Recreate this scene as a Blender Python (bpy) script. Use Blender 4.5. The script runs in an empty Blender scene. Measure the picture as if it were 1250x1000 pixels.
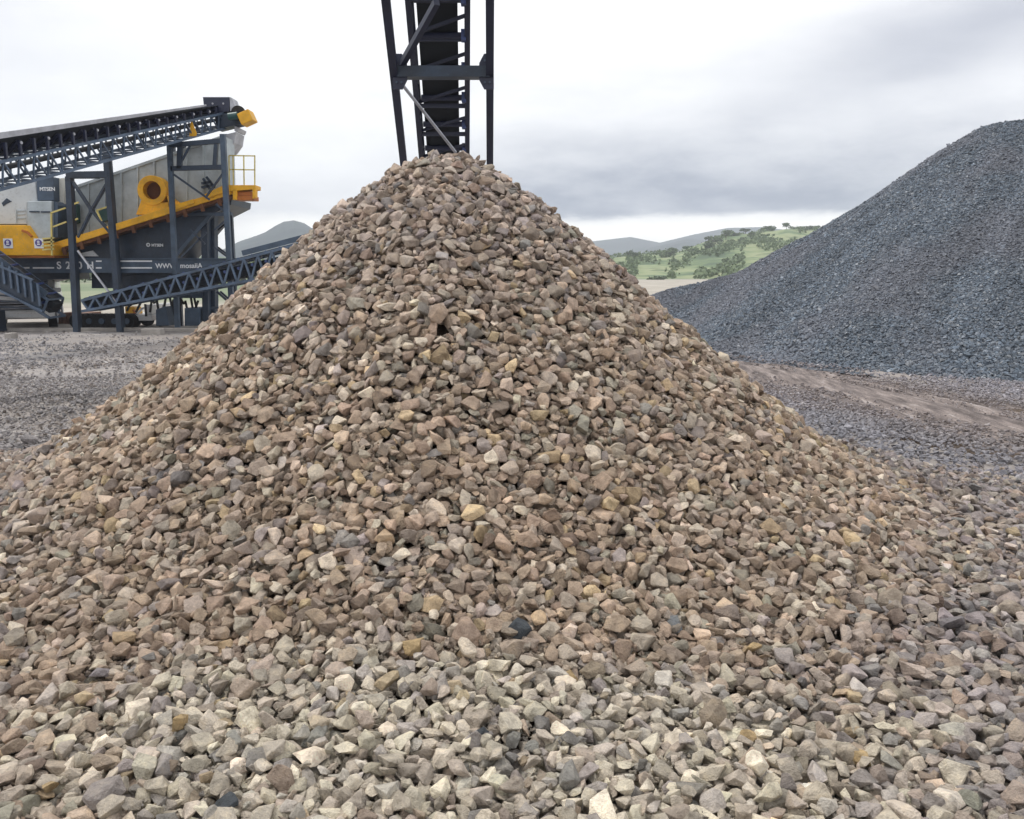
import bpy, bmesh, math, random
import numpy as np
from mathutils import Vector, Matrix
random.seed(7); RNG = np.random.default_rng(11)
scene = bpy.context.scene
COL = scene.collection
# ------------------------------------------------------------------ camera
CAMZ, PITCH, F = 1.6, math.radians(9.2), 1050.0
cp, sp = math.cos(PITCH), math.sin(PITCH)
def P(px, py, Y):
    """photo pixel -> world point at distance Y along the ground"""
    u, t = (px - 625) / F, (500 - py) / F
    d = Vector((u, cp + t * sp, -sp + t * cp))
    s = Y / d.y
    return Vector((d.x * s, Y, CAMZ + d.z * s))
def project(p):
    x, y, z = p[..., 0], p[..., 1], p[..., 2] - CAMZ
    dep = y * cp - z * sp; up = y * sp + z * cp
    return 625 + F * x / dep, 500 - F * up / dep, dep
cd = bpy.data.cameras.new('camera'); cam = bpy.data.objects.new('camera', cd); COL.objects.link(cam)
cam.location = (0, 0, CAMZ); cam.rotation_euler = (math.pi / 2 - PITCH, 0, 0)
cd.sensor_width = 36; cd.lens = 36 * F / 1250; cd.clip_end = 12000; cd.clip_start = 0.05
scene.camera = cam
# ------------------------------------------------------------------ noise in numpy
def vnoise(x, y, seed=0):
    xi, yi = np.floor(x).astype(np.int64), np.floor(y).astype(np.int64)
    fx, fy = x - xi, y - yi
    fx, fy = fx * fx * (3 - 2 * fx), fy * fy * (3 - 2 * fy)
    def h(a, b):
        n = (a * 374761393 + b * 668265263 + seed * 974711) & 0xffffffff
        n = ((n ^ (n >> 13)) * 1274126177) & 0xffffffff
        return ((n ^ (n >> 16)) & 0xffff) / 65535.0
    return (h(xi, yi) * (1 - fx) + h(xi + 1, yi) * fx) * (1 - fy) + (h(xi, yi + 1) * (1 - fx) + h(xi + 1, yi + 1) * fx) * fy
def fbm(x, y, o=4, seed=0):
    s, a, t = 0, 1, 0
    for k in range(o):
        s = s + a * vnoise(x * 2 ** k, y * 2 ** k, seed + k); t += a; a *= .5
    return s / t
def smooth(a, b, x):
    t = np.clip((x - a) / (b - a), 0, 1); return t * t * (3 - 2 * t)
# ------------------------------------------------------------------ materials
def nodes(name):
    m = bpy.data.materials.new(name); m.use_nodes = True
    nt = m.node_tree; nt.nodes.clear()
    out = nt.nodes.new('ShaderNodeOutputMaterial'); bs = nt.nodes.new('ShaderNodeBsdfPrincipled')
    nt.links.new(bs.outputs[0], out.inputs[0]); return m, nt, bs
def N(nt, t, **kw):
    n = nt.nodes.new(t)
    for k, v in kw.items():
        if k in n.inputs: n.inputs[k].default_value = v
        else: setattr(n, k, v)
    return n
def ramp(nt, src, stops):
    r = N(nt, 'ShaderNodeValToRGB'); nt.links.new(src, r.inputs[0])
    e = r.color_ramp.elements
    while len(e) < len(stops): e.new(.5)
    for k, (p, c) in enumerate(stops):
        e[k].position = p; e[k].color = (*c, 1) if len(c) == 3 else c
    return r
def mult(nt, a, b, fac=1.0, mode='MULTIPLY'):
    m = N(nt, 'ShaderNodeMix', data_type='RGBA', blend_type=mode)
    m.inputs[0].default_value = fac
    for s, i in ((a, 6), (b, 7)):
        if isinstance(s, tuple): m.inputs[i].default_value = (*s, 1)
        else: nt.links.new(s, m.inputs[i])
    return m.outputs[2]
def noise(nt, vec, scale, detail=4, rough=.55):
    n = N(nt, 'ShaderNodeTexNoise'); n.inputs['Scale'].default_value = scale
    n.inputs['Detail'].default_value = detail; n.inputs['Roughness'].default_value = rough
    if vec is not None: nt.links.new(vec, n.inputs['Vector'])
    return n.outputs[0]
def bump(nt, bs, h, strength, dist):
    b = N(nt, 'ShaderNodeBump'); b.inputs['Strength'].default_value = strength; b.inputs['Distance'].default_value = dist
    nt.links.new(h, b.inputs['Height']); nt.links.new(b.outputs[0], bs.inputs['Normal'])
def paint(name, col, rough=.5, metal=0., wear=.35, scale=3., wearcol=None):
    m, nt, bs = nodes(name)
    g = N(nt, 'ShaderNodeNewGeometry').outputs['Position']
    n1 = noise(nt, g, scale, 6, .65); n2 = noise(nt, g, scale * 9, 3)
    r = ramp(nt, n1, [(.3, (1 - wear,) * 3), (.7, (1 + wear * .4,) * 3)])
    c = mult(nt, tuple(col), r.outputs[0])
    wc = wearcol or tuple(x * .45 + .06 for x in col)
    mx = N(nt, 'ShaderNodeMix', data_type='RGBA'); r2 = ramp(nt, n2, [(.55, (0, 0, 0)), (.78, (.55,) * 3)])
    nt.links.new(r2.outputs[0], mx.inputs[0]); nt.links.new(c, mx.inputs[6]); mx.inputs[7].default_value = (*wc, 1)
    nt.links.new(mx.outputs[2], bs.inputs['Base Color'])
    bs.inputs['Roughness'].default_value = rough; bs.inputs['Metallic'].default_value = metal
    bump(nt, bs, n2, .15, .01)
    return m
M = {
    'slate': paint('slate_paint', (.018, .036, .066), .45, wear=.5, wearcol=(.05, .07, .09)),
    'slate_light': paint('worn_slate_paint', (.055, .09, .14), .5, wear=.45),
    'lattice': paint('lattice_paint', (.085, .13, .20), .5, wear=.5),
    'navy': paint('navy_paint', (.010, .015, .045), .45, wearcol=(.02, .03, .06)),
    'blue': paint('roller_blue', (.03, .06, .20), .4),
    'belt': paint('rubber_belt', (.005, .009, .015), .85, wearcol=(.012, .018, .024)),
    'cover': paint('grey_dust_cover', (.45, .46, .50), .6),
    'steel': paint('grey_sheet_steel', (.47, .53, .56), .6, wear=.35, scale=1.6, wearcol=(.30, .33, .33)),
    'palesteel': paint('pale_panel_paint', (.58, .62, .64), .5, wear=.15, scale=1.5),
    'cream': paint('cream_panel', (.72, .72, .66), .5, wear=.1),
    'yellow': paint('yellow_paint', (.90, .46, .010), .55, wear=.35, scale=2.2, wearcol=(.42, .27, .12)),
    'railyellow': paint('pale_yellow_rail', (.72, .60, .20), .5),
    'orange': paint('orange_underside', (.50, .15, .015), .55),
    'brown': paint('brown_rust', (.14, .05, .015), .8),
    'white': paint('white_lettering', (.82, .84, .86), .5, wear=.08),
    'carwhite': paint('white_car_paint', (.82, .82, .82), .25, wear=.06),
    'black': paint('black_rubber', (.012, .012, .013), .75),
    'glass': paint('dark_glass', (.01, .014, .018), .08, wear=.1),
    'purple': paint('violet_sticker', (.10, .07, .30), .5),
    'green': paint('green_motor', (.02, .09, .085), .45),
    'red': paint('red_lens', (.45, .01, .02), .3),
    'concrete': paint('pale_concrete', (.40, .37, .34), .9, wear=.3, scale=4),
    'rod': paint('bright_steel_rod', (.45, .47, .52), .3, .5),
    'bark': paint('tree_bark', (.10, .08, .06), .9),
}
def stone_mat(name, src):
    m, nt, bs = nodes(name)
    if src == 'object':
        base = N(nt, 'ShaderNodeObjectInfo').outputs['Color']
    else:
        base = N(nt, 'ShaderNodeVertexColor', layer_name='tone').outputs['Color']
    g = N(nt, 'ShaderNodeNewGeometry').outputs['Position']
    n1 = noise(nt, g, 26, 5, .6); n2 = noise(nt, g, 130, 4, .7)
    r1 = ramp(nt, n1, [(.30, (.62, .60, .58)), (.5, (1, 1, 1)), (.7, (1.25, 1.22, 1.15))])
    c = mult(nt, base, r1.outputs[0])
    r2 = ramp(nt, n2, [(.3, (.82,) * 3), (.65, (1.08,) * 3)])
    c = mult(nt, c, r2.outputs[0])
    nt.links.new(c, bs.inputs['Base Color']); bs.inputs['Roughness'].default_value = .82
    if 'Specular IOR Level' in bs.inputs: bs.inputs['Specular IOR Level'].default_value = .3
    add = N(nt, 'ShaderNodeMath', operation='ADD'); nt.links.new(n1, add.inputs[0]); nt.links.new(n2, add.inputs[1])
    bump(nt, bs, add.outputs[0], 1.0, .016)
    return m
M['stone'] = stone_mat('crushed_stone', 'attr'); M['stone_single'] = stone_mat('crushed_stone_single', 'object')

# ------------------------------------------------------------------ mesh builder
def tag(o, label=None, cat=None, group=None, kind=None):
    if label: o['label'] = label
    if cat: o['category'] = cat
    if group: o['group'] = group
    if kind: o['kind'] = kind
    return o
ORIG = {}
def empty(name, loc, label, cat, group=None):
    o = bpy.data.objects.new(name, None); o.location = loc; o.empty_display_size = .2
    COL.objects.link(o); ORIG[o.name] = Vector(loc); return tag(o, label, cat, group)
class MB:
    def __init__(s): s.v = []; s.f = []
    def add(s, vs, fs):
        b = len(s.v); s.v += [tuple(v) for v in vs]; s.f += [tuple(i + b for i in f) for f in fs]; return s
    def bar(s, p, q, w=.06, h=None, up=(0, 0, 1)):
        p, q = Vector(p), Vector(q); h = h or w
        d = (q - p).normalized(); up = Vector(up)
        if abs(d.dot(up)) > .98: up = Vector((0, 1, 0))
        a = d.cross(up).normalized() * w / 2; b = a.normalized().cross(d).normalized() * h / 2
        vs = [e + i * a + j * b for e in (p, q) for i, j in ((-1, -1), (1, -1), (1, 1), (-1, 1))]
        return s.add(vs, [(0, 1, 2, 3), (7, 6, 5, 4), (0, 4, 5, 1), (1, 5, 6, 2), (2, 6, 7, 3), (3, 7, 4, 0)])
    def box(s, lo, hi):
        (a, b, c), (d, e, f) = lo, hi
        vs = [(a, b, c), (d, b, c), (d, e, c), (a, e, c), (a, b, f), (d, b, f), (d, e, f), (a, e, f)]
        return s.add(vs, [(0, 3, 2, 1), (4, 5, 6, 7), (0, 1, 5, 4), (1, 2, 6, 5), (2, 3, 7, 6), (3, 0, 4, 7)])
    def prism(s, pts, ext):
        n = len(pts); e = Vector(ext); pts = [Vector(p) for p in pts]
        return s.add(pts + [p + e for p in pts], [tuple(range(n)), tuple(range(2 * n - 1, n - 1, -1))] +
                     [(i, i + n, (i + 1) % n + n, (i + 1) % n) for i in range(n)])
    def tube(s, p, q, r, n=14, r2=None, cap=True):
        p, q = Vector(p), Vector(q); d = (q - p).normalized(); r2 = r if r2 is None else r2
        a = d.orthogonal().normalized(); b = d.cross(a)
        vs = [e + rr * (math.cos(t) * a + math.sin(t) * b) for e, rr in ((p, r), (q, r2)) for t in [2 * math.pi * k / n for k in range(n)]]
        fs = [(k, (k + 1) % n, (k + 1) % n + n, k + n) for k in range(n)]
        if cap: fs += [tuple(range(n - 1, -1, -1)), tuple(range(n, 2 * n))]
        return s.add(vs, fs)
    def ring(s, c, ax, ro, ri, h, n=24):
        c, ax = Vector(c), Vector(ax).normalized(); a = ax.orthogonal().normalized(); b = ax.cross(a)
        vs = [c + o + r * (math.cos(t) * a + math.sin(t) * b) for o in (Vector((0, 0, 0)), ax * h) for r in (ro, ri) for t in [2 * math.pi * k / n for k in range(n)]]
        fs = []
        for k in range(n):
            j = (k + 1) % n
            fs += [(k, j, j + n, k + n), (k + 2 * n, k + 3 * n, j + 3 * n, j + 2 * n), (k, k + 2 * n, j + 2 * n, j), (k + n, j + n, j + 3 * n, k + 3 * n)]
        return s.add(vs, fs)
    def build(s, name, m, parent=None, bev=0.0, smoothf=False):
        me = bpy.data.meshes.new(name); o0 = ORIG.get(parent.name, Vector()) if parent else Vector()
        me.from_pydata([tuple(Vector(v) - o0) for v in s.v], [], s.f); me.validate()
        bm = bmesh.new(); bm.from_mesh(me); bmesh.ops.recalc_face_normals(bm, faces=bm.faces)
        bm.to_mesh(me); bm.free()
        me.materials.append(m); o = bpy.data.objects.new(name, me); COL.objects.link(o)
        if parent: o.parent = parent
        ORIG[o.name] = o0
        if smoothf: me.polygons.foreach_set('use_smooth', [True] * len(me.polygons))
        if bev:
            b = o.modifiers.new('edge', 'BEVEL'); b.width = bev; b.segments = 2; b.limit_method = 'ANGLE'
        return o
def text(body, size, loc, m, parent, name='lettering', sx=1.0, bold=0.0, roty=0.0):
    c = bpy.data.curves.new('t', 'FONT'); c.body = body; c.size = size; c.extrude = .004; c.offset = bold; c.space_character = sx
    t = bpy.data.objects.new('t', c); COL.objects.link(t)
    dg = bpy.context.evaluated_depsgraph_get(); me = bpy.data.meshes.new_from_object(t.evaluated_get(dg))
    bpy.data.objects.remove(t); bpy.data.curves.remove(c)
    o0 = ORIG.get(parent.name, Vector())
    me.transform(Matrix.Translation(Vector(loc) - o0) @ Matrix.Rotation(roty, 4, 'Y') @ Matrix.Rotation(math.pi / 2, 4, 'X'))
    me.materials.clear(); me.materials.append(m)
    o = bpy.data.objects.new(name, me); COL.objects.link(o); o.parent = parent; ORIG[o.name] = o0; return o

# ------------------------------------------------------------------ convex rock shapes
def rock(npts, seed, bevel=.05, detail=0):
    r = np.random.default_rng(seed); bm = bmesh.new()
    sq = r.uniform(.0, .5)
    for k in range(npts):
        v = r.normal(size=3); v /= np.linalg.norm(v)
        v = v / (np.abs(v).max() ** sq); v *= r.uniform(.86, 1.05)
        bm.verts.new(v * .5)
    bmesh.ops.convex_hull(bm, input=bm.verts)
    for v in [v for v in bm.verts if not v.link_faces]: bm.verts.remove(v)
    bmesh.ops.dissolve_limit(bm, angle_limit=.30, verts=bm.verts, edges=bm.edges)
    if bevel: bmesh.ops.bevel(bm, geom=list(bm.edges), offset=bevel * .5, segments=1 + (detail > 0), profile=.6, affect='EDGES', clamp_overlap=True)
    bmesh.ops.triangulate(bm, faces=bm.faces)
    if detail:
        bmesh.ops.subdivide_edges(bm, edges=list(bm.edges), cuts=1, use_grid_fill=True)
        bmesh.ops.triangulate(bm, faces=bm.faces)
        for v in bm.verts:
            c = v.co
            k = math.sin(c.x * 17 + seed) * math.sin(c.y * 15 + seed * 2) * math.sin(c.z * 19 + seed * 3)
            v.co = c * (1 + .035 * k + r.normal() * .006)
    bm.verts.index_update()
    V = np.array([v.co[:] for v in bm.verts]); Fc = np.array([[v.index for v in f.verts] for f in bm.faces]); bm.free()
    V -= V.mean(0); V /= (V.max(0) - V.min(0)).max()
    ext = V.max(0) - V.min(0); V /= ext      # unit box
    return V, Fc
NP = 48
PROTO = [rock(10 + k % 7, 100 + k, .055) for k in range(NP)]
PROTO_HI = [rock(10 + k % 7, 100 + k, .055, 1) for k in range(NP)]
CHIP = [rock(8 + k % 3, 400 + k, 0) for k in range(24)]
def rotmats(normal, yaw):
    """rotation whose z follows normal and x is turned by yaw"""
    z = normal / np.linalg.norm(normal, axis=1, keepdims=True)
    t = np.stack([np.cos(yaw), np.sin(yaw), np.zeros_like(yaw)], 1)
    y = np.cross(z, t); y /= np.linalg.norm(y, axis=1, keepdims=True)
    x = np.cross(y, z)
    return np.stack([x, y, z], 2)
def mesh_np(name, V, T, Cc=None, m=None, smoothf=False):
    me = bpy.data.meshes.new(name)
    me.vertices.add(len(V)); me.vertices.foreach_set('co', V.astype(np.float32).ravel())
    k = T.shape[1]
    me.loops.add(T.size); me.loops.foreach_set('vertex_index', T.astype(np.int32).ravel())
    me.polygons.add(len(T)); me.polygons.foreach_set('loop_start', np.arange(len(T), dtype=np.int32) * k)
    me.polygons.foreach_set('loop_total', np.full(len(T), k, dtype=np.int32))
    me.polygons.foreach_set('use_smooth', np.full(len(T), smoothf))
    me.update(calc_edges=True)
    if Cc is not None:
        a = me.color_attributes.new('tone', 'FLOAT_COLOR', 'POINT')
        a.data.foreach_set('color', np.concatenate([Cc, np.ones((len(Cc), 1))], 1).astype(np.float32).ravel())
    if m: me.materials.append(m)
    o = bpy.data.objects.new(name, me); COL.objects.link(o); return o
def scatter(protos, kind, pos, R, S, colr):
    Vs, Ts, Cs, base = [], [], [], 0
    for k, (V, T) in enumerate(protos):
        ix = np.where(kind == k)[0]
        if not len(ix): continue
        W = V[None] * S[ix][:, None, :]
        W = np.einsum('nij,nvj->nvi', R[ix], W) + pos[ix][:, None, :]
        n = len(ix); nv = len(V)
        Vs.append(W.reshape(-1, 3)); Ts.append((T[None] + (np.arange(n) * nv)[:, None, None]).reshape(-1, 3) + base)
        Cs.append(np.repeat(colr[ix], nv, 0)); base += n * nv
    return np.concatenate(Vs), np.concatenate(Ts), np.concatenate(Cs)
def grid_tris(nx, ny):
    i = np.arange(nx * ny).reshape(ny, nx)
    a, b, c, d = i[:-1, :-1].ravel(), i[:-1, 1:].ravel(), i[1:, 1:].ravel(), i[1:, :-1].ravel()
    return np.concatenate([np.stack([a, b, c], 1), np.stack([a, c, d], 1)])

# ------------------------------------------------------------------ ground levels
APEX = (-.45, 6.0); PH = 2.27
def ground_z(x, y):
    near = .05 * (fbm(x * .5, y * .5, 3, 5) - .5) + .035 * (fbm(x * 1.7, y * 1.7, 3, 9) - .5)
    near = near + .20 * np.exp(-((x + 4.9) / 1.3) ** 2 - ((y - 9.7) / .6) ** 2)
    # rutted track that leaves to the right between the two heaps
    return near * smooth(60, 30, y)
def pile_z(x, y):
    dx, dy = x - APEX[0], y - APEX[1]
    r = np.sqrt(dx * dx + dy * dy + .36 ** 2)
    ang = np.arctan2(dy, dx)
    r = r * (1 + .018 * np.sin(ang * 5 + .4) + .012 * np.sin(ang * 9))
    h = PH + .265 - .90 * r + .05 * (fbm(x * 1.3, y * 1.3, 3, 21) - .5) * np.minimum(r, 1)
    k = .27
    toe = k * np.log1p(np.exp(np.clip(h / k, -30, 30)))
    return toe + ground_z(x, y)
# ------------------------------------------------------------------ the main heap: settle stones one by one
CELL = .012; X0, X1, Y0, Y1 = -6.4, 7.2, 1.25, 10.4
gx = np.arange(X0, X1, CELL); gy = np.arange(Y0, Y1, CELL)
GX, GY = np.meshgrid(gx, gy)
B = pile_z(GX, GY); H = B.copy()
ny_, nx_ = B.shape
masks = {}
for rr in range(1, 8):
    yy, xx = np.mgrid[-rr:rr + 1, -rr:rr + 1]; d2 = (xx * xx + yy * yy) / (rr + .3) ** 2
    masks[rr] = (d2 <= 1, np.sqrt(np.clip(1 - d2 * .75, 0, 1)))
def stone_zone(x, y):
    """probability that the coarse stones reach this spot"""
    r = np.hypot(x - APEX[0], y - APEX[1])
    w = .5 * (fbm(x * 1.1, y * 1.1, 3, 33) - .5)
    a = smooth(4.0, 3.0, r + w) * smooth(3.3, 2.2, y - APEX[1])
    edge = np.where(x > 0, 5.45 + .10 * (x - 3), 6.4 + .06 * (x + 3))
    b = smooth(1.3, -.7, y - edge + w * 1.5)
    see = smooth(1.9, .5, np.abs(x) - .66 * y)
    return np.maximum(a, b * see)
NS = 385000
cand = np.stack([RNG.uniform(X0 + .15, X1 - .15, NS * 4), RNG.uniform(Y0 + .15, Y1 - .15, NS * 4)], 1)
keep = RNG.random(len(cand)) < stone_zone(cand[:, 0], cand[:, 1]) * np.where(np.hypot(cand[:, 0] - APEX[0], cand[:, 1] - APEX[1]) < 2.9, 1.0, np.where(cand[:, 1] < 3.7, 1.0, .72))
cand = cand[keep]; ns = int(len(cand) / 4)
area = ns / NS
NS = int(ns * .92)
aL = np.clip(.0545 * np.exp(RNG.normal(0, .25, NS)), .026, .115)
bL = aL * RNG.uniform(.58, .95, NS); cL = aL * RNG.uniform(.38, .76, NS)
pos = np.zeros((NS, 3)); nrm = np.zeros((NS, 3)); top = np.zeros(NS)
ci = ((cand[:, 0] - X0) / CELL).astype(int); cj = ((cand[:, 1] - Y0) / CELL).astype(int)
# smaller bits away from the heap on the right
far_r = smooth(2.9, 4.6, np.hypot(cand[:, 0] - APEX[0], cand[:, 1] - APEX[1])) * smooth(3.6, 5.0, cand[:, 1]) 
near_s = smooth(3.9, 2.7, cand[:, 1])
jit = RNG.normal(0, .38, (NS, 2))
fill = H - B
for s in range(NS):
    k0 = s * 4; best = k0; bf = 9
    for k in range(k0, k0 + 4):
        f_ = H[cj[k], ci[k]] - B[cj[k], ci[k]]
        if f_ < bf: bf = f_; best = k
    i, j = ci[best], cj[best]
    sc = (1 - .38 * far_r[best]) * (1 - .06 * near_s[best])
    aL[s] *= sc; bL[s] *= sc; cL[s] *= sc
    rr = max(1, min(7, int(round(.5 * (.5 * aL[s] + .5 * bL[s]) / CELL))))
    mk, dome = masks[rr]
    w = H[j - rr:j + rr + 1, i - rr:i + rr + 1]
    pm = w[mk].mean(); px_ = w.max()
    gxx = (w[:, rr:].mean() - w[:, :rr + 1].mean()) / (rr * CELL); gyy = (w[rr:, :].mean() - w[:rr + 1, :].mean()) / (rr * CELL)
    gxx = max(-1.1, min(1.1, gxx)); gyy = max(-1.1, min(1.1, gyy))
    z0 = pm + .16 * (px_ - pm)
    zc = z0 + .40 * cL[s]
    pos[s] = (X0 + (i + .5) * CELL, Y0 + (j + .5) * CELL, zc)
    nrm[s] = (-gxx + jit[s, 0], -gyy + jit[s, 1], 1)
    plane = (np.arange(-rr, rr + 1) * CELL)
    newh = zc + gxx * plane[None, :] + gyy * plane[:, None] + .46 * cL[s] * dome - .01
    H[j - rr:j + rr + 1, i - rr:i + rr + 1] = np.where(mk, np.maximum(w, newh), w)
    top[s] = zc + .46 * cL[s]
pi_ = ((pos[:, 0] - X0) / CELL).astype(int); pj_ = ((pos[:, 1] - Y0) / CELL).astype(int)
expo = top - H[pj_, pi_]
ok = expo > np.where(np.hypot(pos[:, 0] - APEX[0], pos[:, 1] - APEX[1]) < 3.1, -.085, -.048)
pos, nrm, aL, bL, cL, expo = pos[ok], nrm[ok], aL[ok], bL[ok], cL[ok], expo[ok]
NS = len(pos)
yaw = RNG.uniform(0, 2 * math.pi, NS)
R = rotmats(nrm, yaw); S = np.stack([aL, bL, cL], 1) * 1.08
kind = RNG.integers(0, NP, NS)
# ---- stone colours: what each stone is made of (base colours of the rock itself)
PAL = {
    'tan': (.405, .300, .218), 'brown': (.280, .198, .145), 'grey tan': (.405, .325, .262), 'pink grey': (.375, .312, .270),
    'pale cream': (.68, .61, .48), 'grey beige': (.51, .445, .365), 'mauve grey': (.285, .255, .258), 'slate grey': (.19, .198, .205),
    'greenish grey': (.275, .272, .222), 'ochre': (.47, .345, .19), 'blue grey': (.15, .17, .19), 'light grey': (.43, .405, .37)}
names = list(PAL); PC = np.array([PAL[k] for k in names])
def weights(x, y, z):
    r = np.hypot(x - APEX[0], y - APEX[1]); n1 = fbm(x * .9 + 5, y * .9 + z, 3, 51); n2 = fbm(x * 2.2 + 9, y * 2.2 + z * 2, 2, 77); n3 = fbm(x * 1.9 + 31, y * 1.9 + z * 2, 3, 19)
    hi = smooth(1.15, 2.0, z)                    # fresh stone near the top
    fore = smooth(3.10, 2.72, y + .7 * (n1 - .5)) * smooth(1.8, .7, np.abs(x + .1) - .5 * (y - 2.4) + .5 * (n2 - .5))   # pale apron in front
    side = np.maximum(smooth(2.75, 3.7, r + .6 * (n1 - .5)) * smooth(.9, 2.1, np.abs(x - APEX[0]) - .25 * (y - 3)), smooth(1.5, 2.6, np.abs(x) - .3 * (y - 2.4)), smooth(3.15, 2.75, y + .5 * (n1 - .5))) * (1 - fore)
    body = np.clip(1 - hi - fore - side, 0.02, 1)
    W = np.zeros((len(x), len(names)))
    def a(k, v): W[:, names.index(k)] += v
    warm = .5 + 1.6 * (n1 - .4)
    a('tan', body * (3.2 * np.clip(warm, .2, 2))); a('brown', body * 1.25); a('grey tan', body * 2.0); a('greenish grey', body * (.3 + 6 * np.clip(n2 - .58, 0, 1))); a('mauve grey', body * (.2 + 9 * np.clip(n3 - .6, 0, 1)))
    a('ochre', body * .42); a('pale cream', body * .22); a('grey beige', body * 1.5); a('slate grey', body * (.12 + 14 * np.clip(n3 - .64, 0, 1)))
    a('pink grey', body * .5); a('brown', hi * .7); a('tan', hi * .9); a('pink grey', hi * 3.0); a('grey tan', hi * 3.0); a('mauve grey', hi * 1.6); a('slate grey', hi * .35); a('grey beige', hi * .8)
    a('pale cream', fore * 4.2); a('grey beige', fore * 4.2); a('light grey', fore * 1.6); a('mauve grey', fore * (.6 + 3 * np.clip(n2 - .55, 0, 1)))
    a('slate grey', fore * (.25 + 16 * np.clip(n3 - .6, 0, 1))); a('mauve grey', fore * 8 * np.clip(n3 - .58, 0, 1)); a('blue grey', fore * .05); a('ochre', fore * .12); a('grey tan', fore * 1.1); a('tan', fore * .25)
    rt = smooth(.3, 2.2, x); a('mauve grey', side * (2.6 + 3 * rt)); a('pink grey', side * 2.4); a('grey tan', side * (2.2 - 1.2 * rt)); a('grey beige', side * 1.2); a('slate grey', side * 1.1); a('brown', side * .7); a('tan', side * (1.2 - .9 * rt)); a('light grey', side * .5)
    return W
W = weights(pos[:, 0], pos[:, 1], pos[:, 2]); W /= W.sum(1, keepdims=True)
cidx = (RNG.random((NS, 1)) > np.cumsum(W, 1)).sum(1).clip(0, len(names) - 1)
tone = (.62 * PC[cidx] + .38 * (W @ PC)) * np.exp(RNG.normal(0, .22, (NS, 1))) * 1.27 * (1 + RNG.normal(0, .012, (NS, 3)))
# ---- the stones that stand out in the photo
LM = [(218, 890, 'ochre', 1.35, 'round ochre stone', 'round ochre orange stone lying among pale grey rubble near the front'),
      (699, 838, 'ochre', 1.3, 'orange-brown stone', 'orange-brown blocky stone at the toe of the tan heap'),
      (638, 768, 'blue grey', 1.9, 'big blue-black stone', 'big blue-black glossy stone low on the middle of the tan heap'),
      (503, 790, 'ochre', 1.6, 'long golden stone', 'long golden ochre stone tilted on the foot of the heap'),
      (1048, 932, 'ochre', 1.4, 'square yellow-tan stone', 'square yellow-tan stone beside a dark hollow in the front rubble'),
      (918, 908, 'ochre', .9, 'small ochre stone', 'small upright ochre stone among cream rubble'),
      (820, 768, 'slate grey', 1.5, 'dark grey block', 'dark grey block on the lower right face of the heap'),
      (585, 912, 'blue grey', 1.3, 'slate-blue stone', 'slate-blue stone in the middle of the pale front rubble'),
      (426, 918, 'pale cream', 1.5, 'big cream stone', 'big cream oval stone among pale front rubble'),
      (66, 966, 'ochre', 1.0, 'mustard stone', 'small mustard yellow stone in the front corner of the rubble'),
      (276, 978, 'blue grey', 1.4, 'dark slate stone', 'dark slate blue block at the front edge of the rubble'),
      (733, 465, 'light grey', 1.7, 'flat pale slab', 'flat pale slab high on the face of the tan heap'),
      (1105, 880, 'mauve grey', 1.6, 'broad mauve stone', 'broad mauve grey stone in the rubble to the side of the heap'),
      (770, 960, 'pale cream', 1.5, 'white-cream wedge', 'white-cream wedge stone in the front rubble'),
      (1190, 985, 'greenish grey', 1.5, 'olive-grey stone', 'olive-grey stone in the front corner beside dark gaps'),
      (120, 830, 'mauve grey', 1.5, 'purple-grey stone', 'purple-grey stone where tan heap meets pale rubble'),
      (925, 800, 'ochre', 1.2, 'rusty tan stone', 'rusty tan stone at the side foot of the heap')]
u_, v_, dep_ = project(pos)
size_px = F * aL / dep_
vis = (expo > -.012)
infr = (u_ > 4) & (u_ < 1246) & (v_ < 1004) & (v_ > 170)
used, lm_ix = set(), []
for (lx, ly, cn, sc, short, full) in LM:
    d = np.hypot(u_ - lx, v_ - ly) + np.where(vis & infr, 0, 1e6) - size_px * .35
    for q in np.argsort(d):
        if int(q) not in used: break
    q = int(q); used.add(q); lm_ix.append(q)
    m_ = .070 * sc / 1.35 / aL[q]
    S[q] *= m_; aL[q] *= m_; pos[q, 2] += .012
    cidx[q] = names.index(cn); tone[q] = PC[cidx[q]] * (1.2 if cn != 'blue grey' else .55)
size_px = F * aL / dep_
score = np.where(vis & infr, size_px * np.sqrt(S[:, 1] / S[:, 0]), 0) * (1 - smooth(-.012, .0, -expo) * .0)
order = [int(q) for q in np.argsort(-score) if int(q) not in used][:300 - len(lm_ix)]
single = np.zeros(NS, bool); single[lm_ix] = True; single[order] = True
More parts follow.
